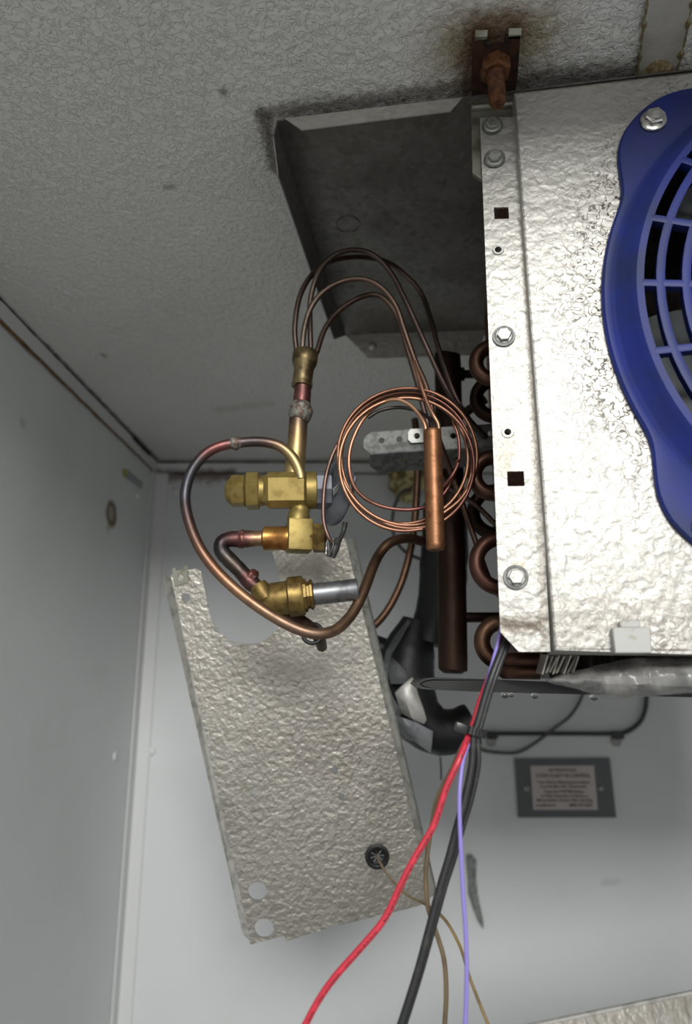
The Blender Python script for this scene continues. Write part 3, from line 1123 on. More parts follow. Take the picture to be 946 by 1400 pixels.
# axial fan
FN = thing('axial_fan', 'dark grey fan blades behind the blue guard', 'fan', GD - FWD * 0.02)
bm = bmesh.new()
lathe(bm, GD - FWD * 0.045, FWD, [(0, 0.045), (0.03, 0.045), (0.04, 0.03), (0.042, 0)], 32)
build('hub', bm, M['dark'], FN, 40)
bl0 = None
for i in range(5):
    if bl0 is None:
        bm = bmesh.new()
        O_ = ORG[FN.name]
        g = []
        for a_ in range(9):
            r = 0.042 + (0.160 - 0.042) * a_ / 8
            row = []
            for c_ in range(7):
                ta = (c_ / 6 - 0.5) * (0.95 - 0.12 * a_ / 8) + 0.18 * (a_ / 8) ** 2
                row.append(Vector((r * math.cos(ta), r * math.sin(ta), -0.013 + 0.022 * math.sin(ta * 1.3))))
            g.append(row)
        va = [[bm.verts.new(O_ + q) for q in row] for row in g]
        vb = [[bm.verts.new(O_ + q + Vector((0, 0, -0.0012))) for q in row] for row in g]
        for i_ in range(8):
            for j_ in range(6):
                bm.faces.new((va[i_][j_], va[i_][j_ + 1], va[i_ + 1][j_ + 1], va[i_ + 1][j_]))
                bm.faces.new((vb[i_][j_], vb[i_ + 1][j_], vb[i_ + 1][j_ + 1], vb[i_][j_ + 1]))
        for i_ in range(8):
            for j_ in (0, 6):
                bm.faces.new((va[i_][j_], va[i_ + 1][j_], vb[i_ + 1][j_], vb[i_][j_]))
        for j_ in range(6):
            for i_ in (0, 8):
                bm.faces.new((va[i_][j_], va[i_][j_ + 1], vb[i_][j_ + 1], vb[i_][j_]))
        bl0 = build('blade', bm, M['fan'], FN, 50)
        o = bl0
    else:
        o = bl0.copy()
        COL.objects.link(o)
        o.parent = FN
    an = math.radians(188 + 72 * i)
    rx = EX * math.cos(an) + UP * math.sin(an)
    o.matrix_local = frame(Vector((0, 0, 0)), rx, FWD.cross(rx), FWD)

# ------------------------------------------------------------------ rusty hanger bracket under the ceiling
BZ = H - 0.008
HB = thing('hanger_bracket', 'rusted slotted hanger bracket bolting the evaporator to the ceiling', 'bracket', onz(677, 95, BZ))
bpx = [(644.5, 139), (645, 100), (646, 56), (665.5, 54), (666, 74), (669, 79), (677, 81), (685, 78), (688, 72), (691, 51), (711.5, 49), (708, 100), (703, 136)]
bm = bmesh.new()
o2 = [((q := onz(x, y, BZ)).x, q.y) for x, y in bpx]
plate(bm, o2, [], lambda x, y: Vector((x, y, CZ + BZ)), UP * 0.0035)
pl_ = plab(build('slotted_plate', bm, M['rust'], HB, 0), 'rusted slotted plate')
for x0, x1, y in ((648.5, 665, 50), (694, 711, 47.5)):
    bm = bmesh.new()
    quad(bm, [onz(x0, y + 6, BZ), onz(x1, y + 5.4, BZ), onz(x1, y + 5.4, BZ) + Vector((0, -0.002, 0.0035)), onz(x0, y + 6, BZ) + Vector((0, -0.002, 0.0035))], Vector((0, -0.003, 0.0)))
    plab(build('prong_tip', bm, M['bracket'], pl_, 0), 'bare zinc prong tip')
# upright leg of the bracket behind the strip
lg = [(644, 138), (704, 130), (706, 165), (700, 250), (658, 245), (646, 237)]
bm = bmesh.new()
plate(bm, [onE(x, y, 0.004) for x, y in lg], [], lambda x, z: ev(x, 0.004, z), EY * 0.003)
build('upright_leg', bm, M['bracket'], HB, 0)
bm = bmesh.new()
j0, j1 = onE(645, 146, 0.002), onE(703, 141, 0.002)
tube(bm, [ev(j0[0], 0.003, j0[1]), ev(j1[0], 0.003, j1[1])], 0.0028, 8, 1)
build('joggle', bm, M['bracket'], HB, 50)
tp_ = onz(676.5, 84, BZ)
bm = bmesh.new()
ringlathe(bm, tp_, -UP, [(0, 0.0155), (0.002, 0.0155), (0.002, 0.006), (0, 0.006)], 32)
plab(build('washer', bm, M['rust'], HB, 40), 'rusted washer')
bm = bmesh.new()
lathe(bm, tp_ - UP * 0.002, -UP, [(0, 0.0112), (0.0085, 0.0112), (0.0095, 0.0095)], 6, 0.3)
plab(build('nut', bm, M['rust2'], HB, 20), 'rusted hex nut')
bm = bmesh.new()
prof = [(0.0, 0.0056)]
nth = 18
for i in range(nth):
    s0 = 0.004 + i * 0.0017
    prof += [(s0, 0.0062), (s0 + 0.00085, 0.0053)]
prof += [(0.0355, 0.0050), (0.036, 0.0046), (0.036, 0)]
lathe(bm, tp_ - UP * 0.002, -UP, prof, 20)
plab(build('threaded_rod', bm, M['rust2'], HB, 20), 'rusted threaded rod end')

# ------------------------------------------------------------------ expansion valve
VY = 0.545
XV = thing('expansion_valve', 'brass expansion valve with grey power head on the copper pipes', 'valve', at(400, 670, VY))
pxm = at(400, 670, VY).y / ray(400, 670).y / F     # metres per pixel here
ax = (at(430, 670.5, VY + 0.004) - at(330, 671.5, VY)).normalized()


def va_(px, py=None):
    return at(px, py if py else 671.5 - (px - 330) * 0.012, VY)


bm = bmesh.new()
c = (va_(359) + va_(424)) / 2
yt = Vector((0, 0.985, 0.17))
zt = ax.cross(yt).normalized()
box(bm, c, ax, zt.cross(ax), zt, 65 * pxm, 46 * pxm, 48 * pxm, 0.0055, 1)
lathe(bm, va_(419), ax, [(0, 26 * pxm), (13 * pxm, 26 * pxm), (14 * pxm, 24.5 * pxm)], 28)
bod = build('valve_body', bm, M['brass'], XV, 30)
bm = bmesh.new()
lathe(bm, va_(353), ax, [(0, 21 * pxm), (8 * pxm, 21 * pxm)], 28)
lathe(bm, va_(336), ax, [(0, 23 * pxm), (2 * pxm, 26.5 * pxm), (17 * pxm, 26.5 * pxm), (19 * pxm, 24 * pxm)], 6, math.pi / 6, UP)
build('packing_nut', bm, M['brass'], XV, 25)
bm = bmesh.new()
lathe(bm, va_(316), ax, [(0, 21 * pxm), (2 * pxm, 22.5 * pxm), (18 * pxm, 22.5 * pxm), (20 * pxm, 20 * pxm)], 6, math.pi / 6, UP)
lathe(bm, va_(307.5), ax, [(0, 0.0), (0.3 * pxm, 8 * pxm), (2.5 * pxm, 14 * pxm), (8.5 * pxm, 19.5 * pxm), (10 * pxm, 20 * pxm)], 28)
build('seal_cap', bm, M['brass'], XV, 25)
# power head
ax2 = (ax + Vector((0, 0.42, -0.10))).normalized()
bm = bmesh.new()
lathe(bm, va_(432.5), ax, [(0, 25 * pxm), (1 * pxm, 26 * pxm), (20 * pxm, 26 * pxm)], 8, 0.2, UP)
ph = build('power_head', bm, M['grey_paint'], XV, 30)
bm = bmesh.new()
pc = at(455, 671, VY + 0.002)
lathe(bm, pc, ax2, [(-6 * pxm, 20 * pxm), (1 * pxm, 42 * pxm), (3 * pxm, 47 * pxm), (6 * pxm, 48 * pxm), (9 * pxm, 47 * pxm), (11 * pxm, 42 * pxm), (20 * pxm, 26 * pxm), (25 * pxm, 12 * pxm), (27 * pxm, 0)], 40)
build('diaphragm', bm, M['grey_paint'], ph, 30)
bm = bmesh.new()
tube(bm, [at(477, 680, VY + .02), at(483, 662, VY + .03), at(485.5, 652, VY + .03)], [4 * pxm, 4 * pxm, 3 * pxm], 12, 4)
build('tail_tube', bm, M['grey_paint'], ph, 50)
q = pc + ax2 * (16.0 * pxm)
# small sticker on the cone
bm = bmesh.new()
zs = (UP - ax2 * UP.dot(ax2)).normalized()
xs = zs.cross(ax2)
nn = (ax2 * 0.87 - Vector((0, 1, 0)) * 0.5).normalized()
sc_ = at(463, 666, VY - 0.016)
u1 = Vector((0.55, 0.25, 0.6)).normalized()
u2 = (nn.cross(u1)).normalized()
box(bm, sc_, u1, u2, nn, 0.014, 0.007, 0.0004)
lb_ = build('sticker', bm, M['white_pl'], ph, 0)
text('AA - R', 0.004, sc_ - u2 * .0012 + nn * .0002, u1, u2 if nn.dot(u1.cross(u2)) > 0 else -u2, M['ink'], None, 'lettering', 0.007) if False else None
# capillary that hangs from the head with its clip
bm = bmesh.new()
cp = A([(476, 588, VY - .02), (464, 604, VY - .02), (453, 626, VY - .02), (445, 655, VY - .022), (442, 690, VY - .022), (443, 715, VY - .022), (449, 734, VY - .022), (455, 743, VY - .02)])
tube(bm, cp, 0.0017, 10, 5, cols=('7d5a44', '7a5848', '74564c', '6b4c44'))
build('capillary_tail', bm, M['copper_t'], XV, 60)
bm = bmesh.new()
tube(bm, A([(472, 714, VY), (469, 728, VY), (462, 742, VY - .01), (456, 752, VY - .02)]), [0.0022, 0.002, 0.0022, 0.0022], 8, 4)
tube(bm, A([(462, 738, VY - .016), (457, 750, VY - .02), (453, 762, VY - .02)]), [0.003, 0.0042, 0.003], 10, 3)
tube(bm, A([(448, 742, VY - .022), (449, 752, VY - .022), (451, 760, VY - .022)]), [0.0028, 0.0036, 0.0026], 10, 3)
build('bulb_strap', bm, M['pipe_k'], XV, 50)
bm = bmesh.new()
tube(bm, A([(447, 741, VY - .027), (446, 752, VY - .027), (446, 757, VY - .027), (449, 759, VY - .028), (453, 754, VY - .028), (456, 744, VY - .028), (455, 739, VY - .027), (459, 741, VY - .026), (461, 739, VY - .026)]), 0.0005, 6, 4)
build('wire_clip', bm, M['chrome'], XV, 60)
# pipe up towards the distributor
bm = bmesh.new()
pu = A([(402, 652, VY), (404, 630, VY), (406.5, 600, VY), (408, 574, VY)])
tube(bm, pu, [14.5 * pxm, 13.5 * pxm, 13.2 * pxm, 13 * pxm], 20, 4, cols=('bda04c', 'bd9c48', '9c7a3c', '5a463a'))
build('outlet_pipe', bm, M['copper_t'], XV, 50)
bm = bmesh.new()
tube(bm, A([(408, 575, VY), (409.5, 570, VY), (410.5, 563, VY), (411.5, 556, VY), (412, 551, VY)]), [13 * pxm, 16 * pxm, 17 * pxm, 15.5 * pxm, 13 * pxm], 18, 3, lump=0.1)
build('braze_bead', bm, M['solder'], XV, 60)
bm = bmesh.new()
bmesh.ops.create_icosphere(bm, subdivisions=2, radius=6.5 * pxm)
bmesh.ops.translate(bm, verts=bm.verts, vec=at(422, 563, VY - .003))
build('solder_drop', bm, M['solder'], XV, 60)
bm = bmesh.new()
tube(bm, A([(411.5, 557, VY), (413, 545, VY), (414, 528, VY)]), [12.5 * pxm, 12.3 * pxm, 12 * pxm], 18, 4, cols=('5c2e28', '83413a', '6b4038'), lump=0.05)
build('copper_stub', bm, M['copper_t'], XV, 50)
# lower neck, elbow block, plug, inlet
bm = bmesh.new()
dn = (at(407, 712, VY) - at(411, 690, VY)).normalized()
lathe(bm, at(411.5, 688, VY), dn, [(0, 11 * pxm), (6 * pxm, 12 * pxm), (7 * pxm, 13.5 * pxm), (13 * pxm, 13.5 * pxm), (15 * pxm, 15 * pxm), (26 * pxm, 15 * pxm)], 24)
build('neck', bm, M['brass'], XV, 40)
bm = bmesh.new()
box(bm, at(409, 733, VY), Vector((1, 0.22, 0.0)), Vector((-0.22, 1, 0.0)), UP, 33 * pxm, 34 * pxm, 43 * pxm, 0.002)
build('elbow_block', bm, M['brass'], XV, 30)
bm = bmesh.new()
lathe(bm, at(424, 736, VY), X_, [(0, 15 * pxm), (4 * pxm, 15 * pxm), (4.5 * pxm, 20.5 * pxm), (20 * pxm, 20.5 * pxm), (22 * pxm, 18 * pxm)], 6, math.pi / 6, UP)
build('hex_plug', bm, M['brass_d'], XV, 25)
bm = bmesh.new()
lathe(bm, at(395, 736, VY), -X_, [(0, 17 * pxm), (6 * pxm, 17 * pxm), (8 * pxm, 16 * pxm), (33 * pxm, 16.5 * pxm), (35 * pxm, 13 * pxm), (36 * pxm, 11 * pxm)], 24)
build('inlet_fitting', bm, plain('heat_tinted_brass', 'b08648', 0.36, 0.85, '8a5a30', 60, 0.4, 0.6), XV, 40)
bm = bmesh.new()
tube(bm, A([(362, 736, VY), (350, 736.5, VY), (338, 737, VY), (322, 737, VY), (310, 738.5, VY), (303, 744, VY), (303, 752, VY), (309, 761, VY), (319, 771, VY), (330, 782, VY), (341, 794, VY), (350, 802, VY), (360, 806, VY)]),
     [10.5 * pxm, 10.5 * pxm, 12 * pxm, 11 * pxm, 10.5 * pxm, 10.5 * pxm, 10.5 * pxm, 10.5 * pxm, 10.3 * pxm, 10 * pxm, 11.5 * pxm, 10 * pxm, 10 * pxm], 16, 4,
     cols=('b08648', '9a7040', '6e3f38', '6b3a34', '4c3434', '3c3435', '3c3a3a', '4a4440', '4c4038', '443835', '6b3a34', '5c3c34', '6e4a38'), lump=0.08)
build('inlet_pipe', bm, M['copper_t'], XV, 60)
bm = bmesh.new()
for q, r, ln in (((331, 737, VY), 12.5, 7), ((343, 789, VY), 12, 6)):
    d = X_ if q[1] < 750 else (at(350, 800, VY) - at(330, 780, VY)).normalized()
    p = at(*q)
    tube(bm, [p - d * ln * pxm, p - d * ln * .5 * pxm, p, p + d * ln * .5 * pxm, p + d * ln * pxm], [9.5 * pxm, r * .95 * pxm, r * pxm, r * .95 * pxm, 9.5 * pxm], 16, 3, lump=0.18)
build('braze_bead', bm, plain('red_braze', '6b4038', 0.4, 0.7, '8a8480', 260, 0.55, 0.7, 500, 0.4), XV, 60)

# equalizer line looping out to the left and back under
EQ = thing('equalizer_line', 'thin copper tube looping from the brass valve down and around left', 'pipe', at(255, 680, VY))
bm = bmesh.new()
ep = [(412, 655, VY - .012), (408, 640, VY - .012), (399, 624, VY - .012), (384, 611, VY - .012), (365, 605, VY - .012), (345, 604, VY - .012), (324, 606, VY - .012), (305, 609, VY - .012),
      (286, 617, VY - .012), (271, 631, VY - .012), (259, 651, VY - .012), (253, 678, VY - .012), (257, 708, VY - .015), (271, 745, VY - .018), (294, 778, VY - .02), (326, 809, VY - .022), (364, 837, VY - .024), (402, 858, VY - .024),
      (433, 866.5, VY - .022), (459, 861, VY - .015), (480, 841, VY - .005), (496, 811, VY + .005), (509, 777, VY + .02), (519, 757, VY + .03), (533, 742, VY + .035), (555, 736, VY + .045), (580, 741, VY + .06), (600, 748, VY + .08)]
tube(bm, A(ep), 7.2 * pxm, 14, 4,
     cols=('c4a850', 'bd9c48', 'a5853f', '8a6a44', '5c4640', '4c4444', '6a5a56', '8a4038', '6e3a36', '4a4444', '44464c', '4a4a50', '5c4440', '6e4a34', '8f5c34', 'a06c3c', '8f6a44', '8a664a', '8a664a', '85603c', '7a5836', '7c5a38', '75522f', '6e4a2a', '6b4828', '5f3e24', '503420', '402a1c'))
build('tube', bm, M['copper_t'], EQ, 60)
bm = bmesh.new()
tube(bm, A([(316, 607.5, VY - .012), (320, 606.5, VY - .012), (325, 605.5, VY - .012), (330, 605, VY - .012)]), [7.3 * pxm, 9.6 * pxm, 9.2 * pxm, 7.3 * pxm], 14, 3, lump=0.1)
build('braze_bead', bm, M['solder'], EQ, 60)

# ------------------------------------------------------------------ distributor and its feed tubes
DI = thing('distributor', 'tarnished brass distributor with four thin feed tubes arching over', 'distributor', at(414, 500, VY))
bm = bmesh.new()
dax = (at(418.5, 478, VY) - at(412.5, 530, VY)).normalized()
dp = at(412.6, 529, VY)
lathe(bm, dp, dax, [(0, 12.5 * pxm), (0.3 * pxm, 15 * pxm), (6 * pxm, 15 * pxm), (7 * pxm, 14 * pxm), (28 * pxm, 14 * pxm), (36 * pxm, 17.5 * pxm), (40 * pxm, 18.3 * pxm), (52 * pxm, 18.3 * pxm), (55 * pxm, 16.5 * pxm)], 28)
build('distributor_body', bm, plain('oxidised_brass', '7a6c4c', 0.45, 0.75, '54452f', 80, 0.4, 0.6), DI, 35)
DT = [
    [(405.5, 482, VY), (403, 448, VY - .004), (409, 408, VY - .004), (423, 380, VY), (443, 361, VY + .005), (470, 353, VY + .02), (498, 352, VY + .035), (528, 358, VY + .05), (553, 375, VY + .06), (576, 401, VY + .065), (590, 441, VY + .06), (600, 478, VY + .055), (617, 528, VY + .05), (630, 556, VY + .05), (646, 580, VY + .05), (668, 612, VY + .05)],
    [(425, 482, VY + .004), (424, 449, VY), (424, 415, VY - .008), (430, 386, VY - .012), (443, 361, VY - .012), (463, 346, VY - .01), (487, 342, VY - .005), (511, 349, VY), (534, 372, VY + .005), (553, 408, VY + .008), (568, 441, VY + .01), (583, 474, VY + .01), (600, 511, VY + .015), (617, 542, VY + .02), (640, 572, VY + .03), (664, 598, VY + .04)],
    [(413, 482, VY - .006), (416, 450, VY - .01), (425, 421, VY - .014), (443, 398, VY - .016), (470, 384, VY - .016), (497, 382, VY - .014), (521, 393, VY - .012), (541, 418, VY - .01), (553, 452, VY - .008), (567, 492, VY - .006), (582, 527, VY), (592, 566, VY + .004), (600, 600, VY + .01), (622, 660, VY + .03), (650, 740, VY + .03), (672, 800, VY + .03), (690, 820, VY + .03)],
    [(433, 482, VY), (443, 452, VY + .003), (460, 428, VY + .006), (487, 409, VY + .008), (511, 403, VY + .01), (528, 411, VY + .012), (543, 433, VY + .014), (553, 464, VY + .016), (559, 485, VY + .018), (568, 516, VY + .018), (579, 558, VY + .018), (588, 590, VY + .02), (610, 660, VY + .05), (650, 690, VY + .05), (690, 730, VY + .05)]]
for i, q in enumerate(DT):
    bm = bmesh.new()
    base_c = [('5c4a40', '6b564a', '6a5348', '5f4a40', '5a463c'), ('54443c', '75604f', '5f4c42', '5f4a40', '54423a'), ('7a6a58', '6b5648', '705644', '6b4f3c', '6a4a34', '5a4030', '4a3428'), ('5c463a', '664e40', '6b5040', '6a5248', '5a463c')][i]
    tube(bm, A(q), 4.0 * pxm, 12, 5, cols=base_c)
    build('feed_tube', bm, M['copper_t'], DI, 60)

# ------------------------------------------------------------------ lower solenoid valve body with its stem
SV = thing('solenoid_valve', 'tarnished brass solenoid valve body with bare steel stem below', 'valve', at(395, 815, VY))
sax = (at(488, 806, VY) - at(400, 816, VY)).normalized()
bm = bmesh.new()
lathe(bm, at(352, 822, VY + .004), sax, [(0, 12 * pxm), (6 * pxm, 19 * pxm), (20 * pxm, 22 * pxm), (46 * pxm, 23 * pxm)], 28)
build('valve_body', bm, M['brass_d'], SV, 40)
bm = bmesh.new()
lathe(bm, at(352, 800, VY), (at(360, 812, VY) - at(350, 797, VY)), [(0, 12 * pxm), (8 * pxm, 14 * pxm), (22 * pxm, 15 * pxm)], 20)
build('inlet_socket', bm, M['brass_d'], SV, 40)
bm = bmesh.new()
lathe(bm, at(394, 816.5, VY), sax, [(0, 24 * pxm), (2 * pxm, 26.5 * pxm), (18 * pxm, 26.5 * pxm), (21 * pxm, 25 * pxm)], 30)
build('collar', bm, M['brass_d'], SV, 40)
bm = bmesh.new()
lathe(bm, at(412, 814.5, VY), sax, [(0, 22 * pxm), (7 * pxm, 22 * pxm), (8 * pxm, 18 * pxm), (11 * pxm, 18 * pxm), (12 * pxm, 20 * pxm), (15 * pxm, 20 * pxm), (17 * pxm, 15 * pxm)], 8, 0.2)
build('hex_nut', bm, M['brass_d'], SV, 25)
bm = bmesh.new()
lathe(bm, at(424, 813, VY), sax, [(0, 14.3 * pxm), (61 * pxm, 14.3 * pxm), (63.5 * pxm, 13 * pxm), (63.5 * pxm, 10 * pxm), (60 * pxm, 9 * pxm), (60 * pxm, 0)], 26)
plab(build('stem', bm, M['steel'], SV, 40), 'plain steel stem tube')
bm = bmesh.new()
tube(bm, A([(378, 838, VY + .008), (392, 843, VY + .012), (408, 848, VY + .018), (424, 858, VY + .026), (436, 872, VY + .05), (440, 884, VY + .12)]), [10 * pxm, 10 * pxm, 9.5 * pxm, 8.5 * pxm, 8.5 * pxm, 8.5 * pxm], 14, 4, cols=('4a3826', '5c3a2c', '5a3a2e', '4a3228', '3a2a20'))
build('outlet_pipe', bm, M['copper_d'], SV, 60)
# black ring where the pipe passes
bm = bmesh.new()
gc = at(427, 866, VY + 0.03)
g0 = 13.2 * (VY + .03) / ray(427, 866).y / F
tube(bm, [gc + (X_ * math.cos(t * math.pi / 12) * 1.0 + Vector((0, 0.25, 0.97)) * math.sin(t * math.pi / 12) * 1.05) * g0 for t in range(25)], 0.0017, 8, 2)
tag(build('rubber_ring', bm, M['rubber'], None, 60, loc=gc), 'small black rubber ring hanging on the pipe under the solenoid valve', 'ring')

# ------------------------------------------------------------------ sensing bulb with coiled capillary
BY = 0.495
SB = thing('sensing_bulb', 'copper sensing bulb with bright capillary coiled behind it', 'sensing bulb', at(593, 670, BY))
bpm = BY / ray(593, 670).y / F
bax = (at(591, 588, BY) - at(595.5, 752, BY)).normalized()
bm = bmesh.new()
Lb = (at(591, 588, BY) - at(595.5, 752, BY)).length
rb = 12.6 * bpm
lathe(bm, at(595.5, 752, BY), bax, [(0, 0), (0, rb * .85), (0.0015, rb * .97), (0.004, rb), (Lb * .36, rb), (Lb * .37, rb * 1.01), (Lb * .375, rb), (Lb - .003, rb), (Lb - .001, rb * .97), (Lb, rb * .88), (Lb - 0.0006, rb * .7), (Lb - .0012, 0)], 28)
build('bulb', bm, M['bulb'], SB, 40)
cols = [('a16636', '874f2a', '9a5d31', 'a86d3d', '794526'), ('a86d3d', '935b33', '6b3326', 'a16636'), ('935833', '7d482a', 'a16636', '89502d')]
CO = [  # cx, cy, rx, ry, dY, start, turns
    (557, 623, 95, 92, 0.006), (555, 628, 92, 92, 0.010), (553, 627, 87, 87, 0.014), (556, 635, 92, 91, 0.003), (546, 625, 78, 83, 0.018)]
sp_pts = []
NT_ = 22
allp = []
for li, (cx, cy, rx, ry, dY) in enumerate(CO[:4]):
    nx = CO[li + 1] if li < 3 else CO[3]
    for i in range(NT_):
        t = i / NT_
        th = math.radians(-60) + 2 * math.pi * t      # start at right of the bulb, run clockwise over the top
        bl_ = max(0, (t - 0.75) / 0.25)
        c_ = [u_ + (v_ - u_) * bl_ for u_, v_ in zip((cx, cy, rx, ry, dY), nx)]
        wob = 1 + 0.012 * noise.noise(Vector((math.cos(th), math.sin(th), li * 3.3)))
        allp.append(at(c_[0] + c_[2] * wob * math.cos(th), c_[1] - c_[3] * wob * math.sin(th), BY + c_[4] + 0.012))
bm = bmesh.new()
tube(bm, allp, 2.75 * bpm, 9, 3, cols=('a16636', '874f2a', '794526', 'a86d3d', '9a5d31', '6b3326', 'a16636', '935833', 'a86d3d', '794526', 'a16636', '935b33', '6e332a', 'a16636', 'a86d3d', '874f2a'))
build('capillary_coil', bm, M['copper_t'], SB, 60)
# inner strand: over the top and into the bulb
bm = bmesh.new()
tube(bm, A([(626, 628, BY + .02), (618, 655, BY + .03), (606, 676, BY + .03), (585, 692, BY + .03), (552, 697, BY + .03), (515, 690, BY + .028), (489, 672, BY + .024), (478, 645, BY + .02), (479, 612, BY + .02), (494, 577, BY + .02), (515, 555, BY + .018), (538, 546, BY + .012), (556, 551, BY + .008), (570, 563, BY + .004), (580, 579, BY), (583, 594, BY)]), 2.75 * bpm, 9, 5, cols=('8a4f2c', '7a3030', 'a8643a', 'b8743e', 'c88a50', 'b8743e'))
tube(bm, A([(619, 575, BY + .022), (627, 600, BY + .022), (627, 630, BY + .022), (617, 652, BY + .022), (600, 672, BY + .03)]), 2.6 * bpm, 9, 5, cols=('9a5a34', '7a3a34', '8a4a34'))
build('capillary_end', bm, M['copper_t'], SB, 60)
bm = bmesh.new()
tube(bm, A([(566, 494, BY + .02), (573, 518, BY + .01), (583, 548, BY + .004), (592, 567, BY), (599, 580, BY), (600, 594, BY)]), [2.6 * bpm, 2.8 * bpm, 2.8 * bpm, 3 * bpm, 3.2 * bpm, 3.2 * bpm], 10, 5, cols=('a8683a', 'b8743e', 'a86c40', '8f6a44', '8a6a48'))
build('capillary_stub', bm, M['copper_t'], SB, 60)
bm = bmesh.new()
tube(bm, A([(503, 571, BY + .022), (520, 561, BY + .022), (545, 557, BY + .02), (568, 561, BY + .014), (584, 570, BY + .006), (592, 578, BY + .002), (593, 592, BY)]), 2.7 * bpm, 9, 5, cols=('4a443e', '4a4440', '3c3634', '38302e'))
plab(build('grey_strand', bm, M['copper_t'], SB, 60), 'dark grey strand')

# ------------------------------------------------------------------ perforated rail across the end compartment
RY = 0.60
RA = thing('perforated_rail', 'short galvanised perforated channel jutting from behind the strip', 'rail', at(590, 605, RY))
rd = Vector((1, -0.02, 0)).normalized()
r0p, r1p = at(497, 606, RY), at(735, 590, RY - 0.02)
rx_ = (r1p - r0p).normalized()
rl_ = (r1p - r0p).length
rpm = RY / ray(590, 605).y / F
hh = 30 * rpm * 1.03
ru = (UP - rx_ * UP.dot(rx_)).normalized()
rn = -rx_.cross(ru)          # away from the viewer
fo = [(0.006, -hh / 2), (rl_, -hh / 2), (rl_, hh / 2), (0.008, hh / 2), (0.003, hh / 2 - 0.003), (0.0, hh / 2 - 0.008), (0.0, -hh / 2 + 0.006)]
hx = [25, 49, 73.5, 97.5, 121.5, 147.5, 171.5]
bm = bmesh.new()
plate(bm, fo, [circ2(x * rpm, 2 * rpm, 4.2 * rpm, 14) for x in hx], lambda x, z: r0p + rx_ * x + ru * z, rn * 0.0018)
build('front_web', bm, M['rail'], RA, 0)
bm = bmesh.new()
dnv = (-ru * 0.35 + rn * 0.94).normalized()
# lower flange turned back and slightly down
lo_ = r0p - ru * (hh / 2)
flw = 0.026
plate(bm, [(0.006, 0), (rl_, 0), (rl_, flw), (0.012, flw), (0.004, flw * .6)], [circ2((x + 4) * rpm, flw * 0.5, 3.4 * rpm, 12) for x in hx], lambda x, z: lo_ + rx_ * x + (-ru * 0.42 + rn * 0.9).normalized() * z, rx_.cross(dnv).normalized() * -0.0015)
build('lower_flange', bm, M['rail'], RA, 0)
bm = bmesh.new()
npx = [(558, 591), (561, 586.5), (572, 586), (584, 585.5), (584, 604), (562, 605.5), (558, 601)]
plate(bm, [((q := onpl(x, y, r0p - rn * 0.003, rn) - r0p).dot(rx_), q.dot(ru)) for x, y in npx], [[((q := onpl(x, y, r0p - rn * 0.003, rn) - r0p).dot(rx_), q.dot(ru)) for x, y in circ2(570, 596, 4.2, 14)]], lambda x, z: r0p - rn * 0.003 + rx_ * x + ru * z, rn * 0.0025)
build('nut_plate', bm, M['zinc'], RA, 0)

# stub end of brown pipe behind the rail, and yellow foam in the wall opening
FM = None
bm = bmesh.new()
fc = at(557, 655, YB - 0.02)
bmesh.ops.create_icosphere(bm, subdivisions=4, radius=1)
for v in bm.verts:
    q = v.co.copy()
    v.co = Vector((q.x * 0.036, q.y * 0.03, q.z * 0.050))
    v.co *= 1 + 0.35 * noise.noise(q * 2.2) + 0.12 * noise.noise(q * 7)
    v.co += fc
tag(build('foam_plug', bm, M['foam'], None, 60, loc=fc), 'lump of stained yellow insulation foam under the perforated rail', 'foam')
bm = bmesh.new()
tube(bm, A([(566, 578, .80), (566, 572, .80), (566, 560, .81)][:2] + [(566, 610, .80)]), 0.008, 12, 1, cols=('5a4a38', '5a4a38', '5a4a38'))
bm.free()

# brown liquid line behind the end panel
bm = bmesh.new()
tube(bm, A([(567, 573, .80), (570, 600, .80), (571, 640, .80), (568, 700, .80), (562, 747, .80), (551, 790, .80), (538, 820, .80), (524, 842, .80), (508, 858, .80), (490, 866, .82), (470, 870, .86)]), 0.0047, 12, 5, cols=('5c3c26', '6e4a2e', '6a4528', '5a3a22'))
tag(build('liquid_line', bm, M['copper_t'], None, 60, loc=at(540, 815, .8)), 'brown copper pipe running down behind the hanging end panel', 'pipe')

bm = bmesh.new()
tube(bm, A([(562, 668, .9), (549, 673, .9), (540, 690, .9), (536, 716, .9), (541, 738, .9), (556, 756, .86), (585, 768, .79)]), 0.0024, 8, 5)
tag(build('cord', bm, M['pipe_k'], None, 60, loc=at(540, 715, .9)), 'thin dark cord drooping behind the copper coil and pipes', 'cord')

# ------------------------------------------------------------------ black insulated line with foil tape
IY = 0.80
IL = thing('insulated_pipe', 'black foam insulated suction pipe wrapped in loose foil tape', 'pipe', at(570, 920, IY))
bm = bmesh.new()
tube(bm, A([(608, 690, IY), (607, 760, IY), (602, 830, IY), (588, 880, IY)]), [.027, .029, .029, .028], 18, 5, lump=0.06)
tube(bm, A([(572, 850, IY), (560, 890, IY), (556, 930, IY), (566, 972, IY), (592, 997, IY), (620, 1000, IY), (646, 990, IY)]), [0.020, 0.031, 0.033, 0.031, 0.027, 0.025, 0.024], 18, 5, lump=0.06)
tube(bm, A([(500, 880, IY + .03), (515, 883, IY + .03), (540, 897, IY + .03)]), [.012, .013, .015], 12, 4, lump=0.05)
build('foam_sleeve', bm, M['rubber'], IL, 60)


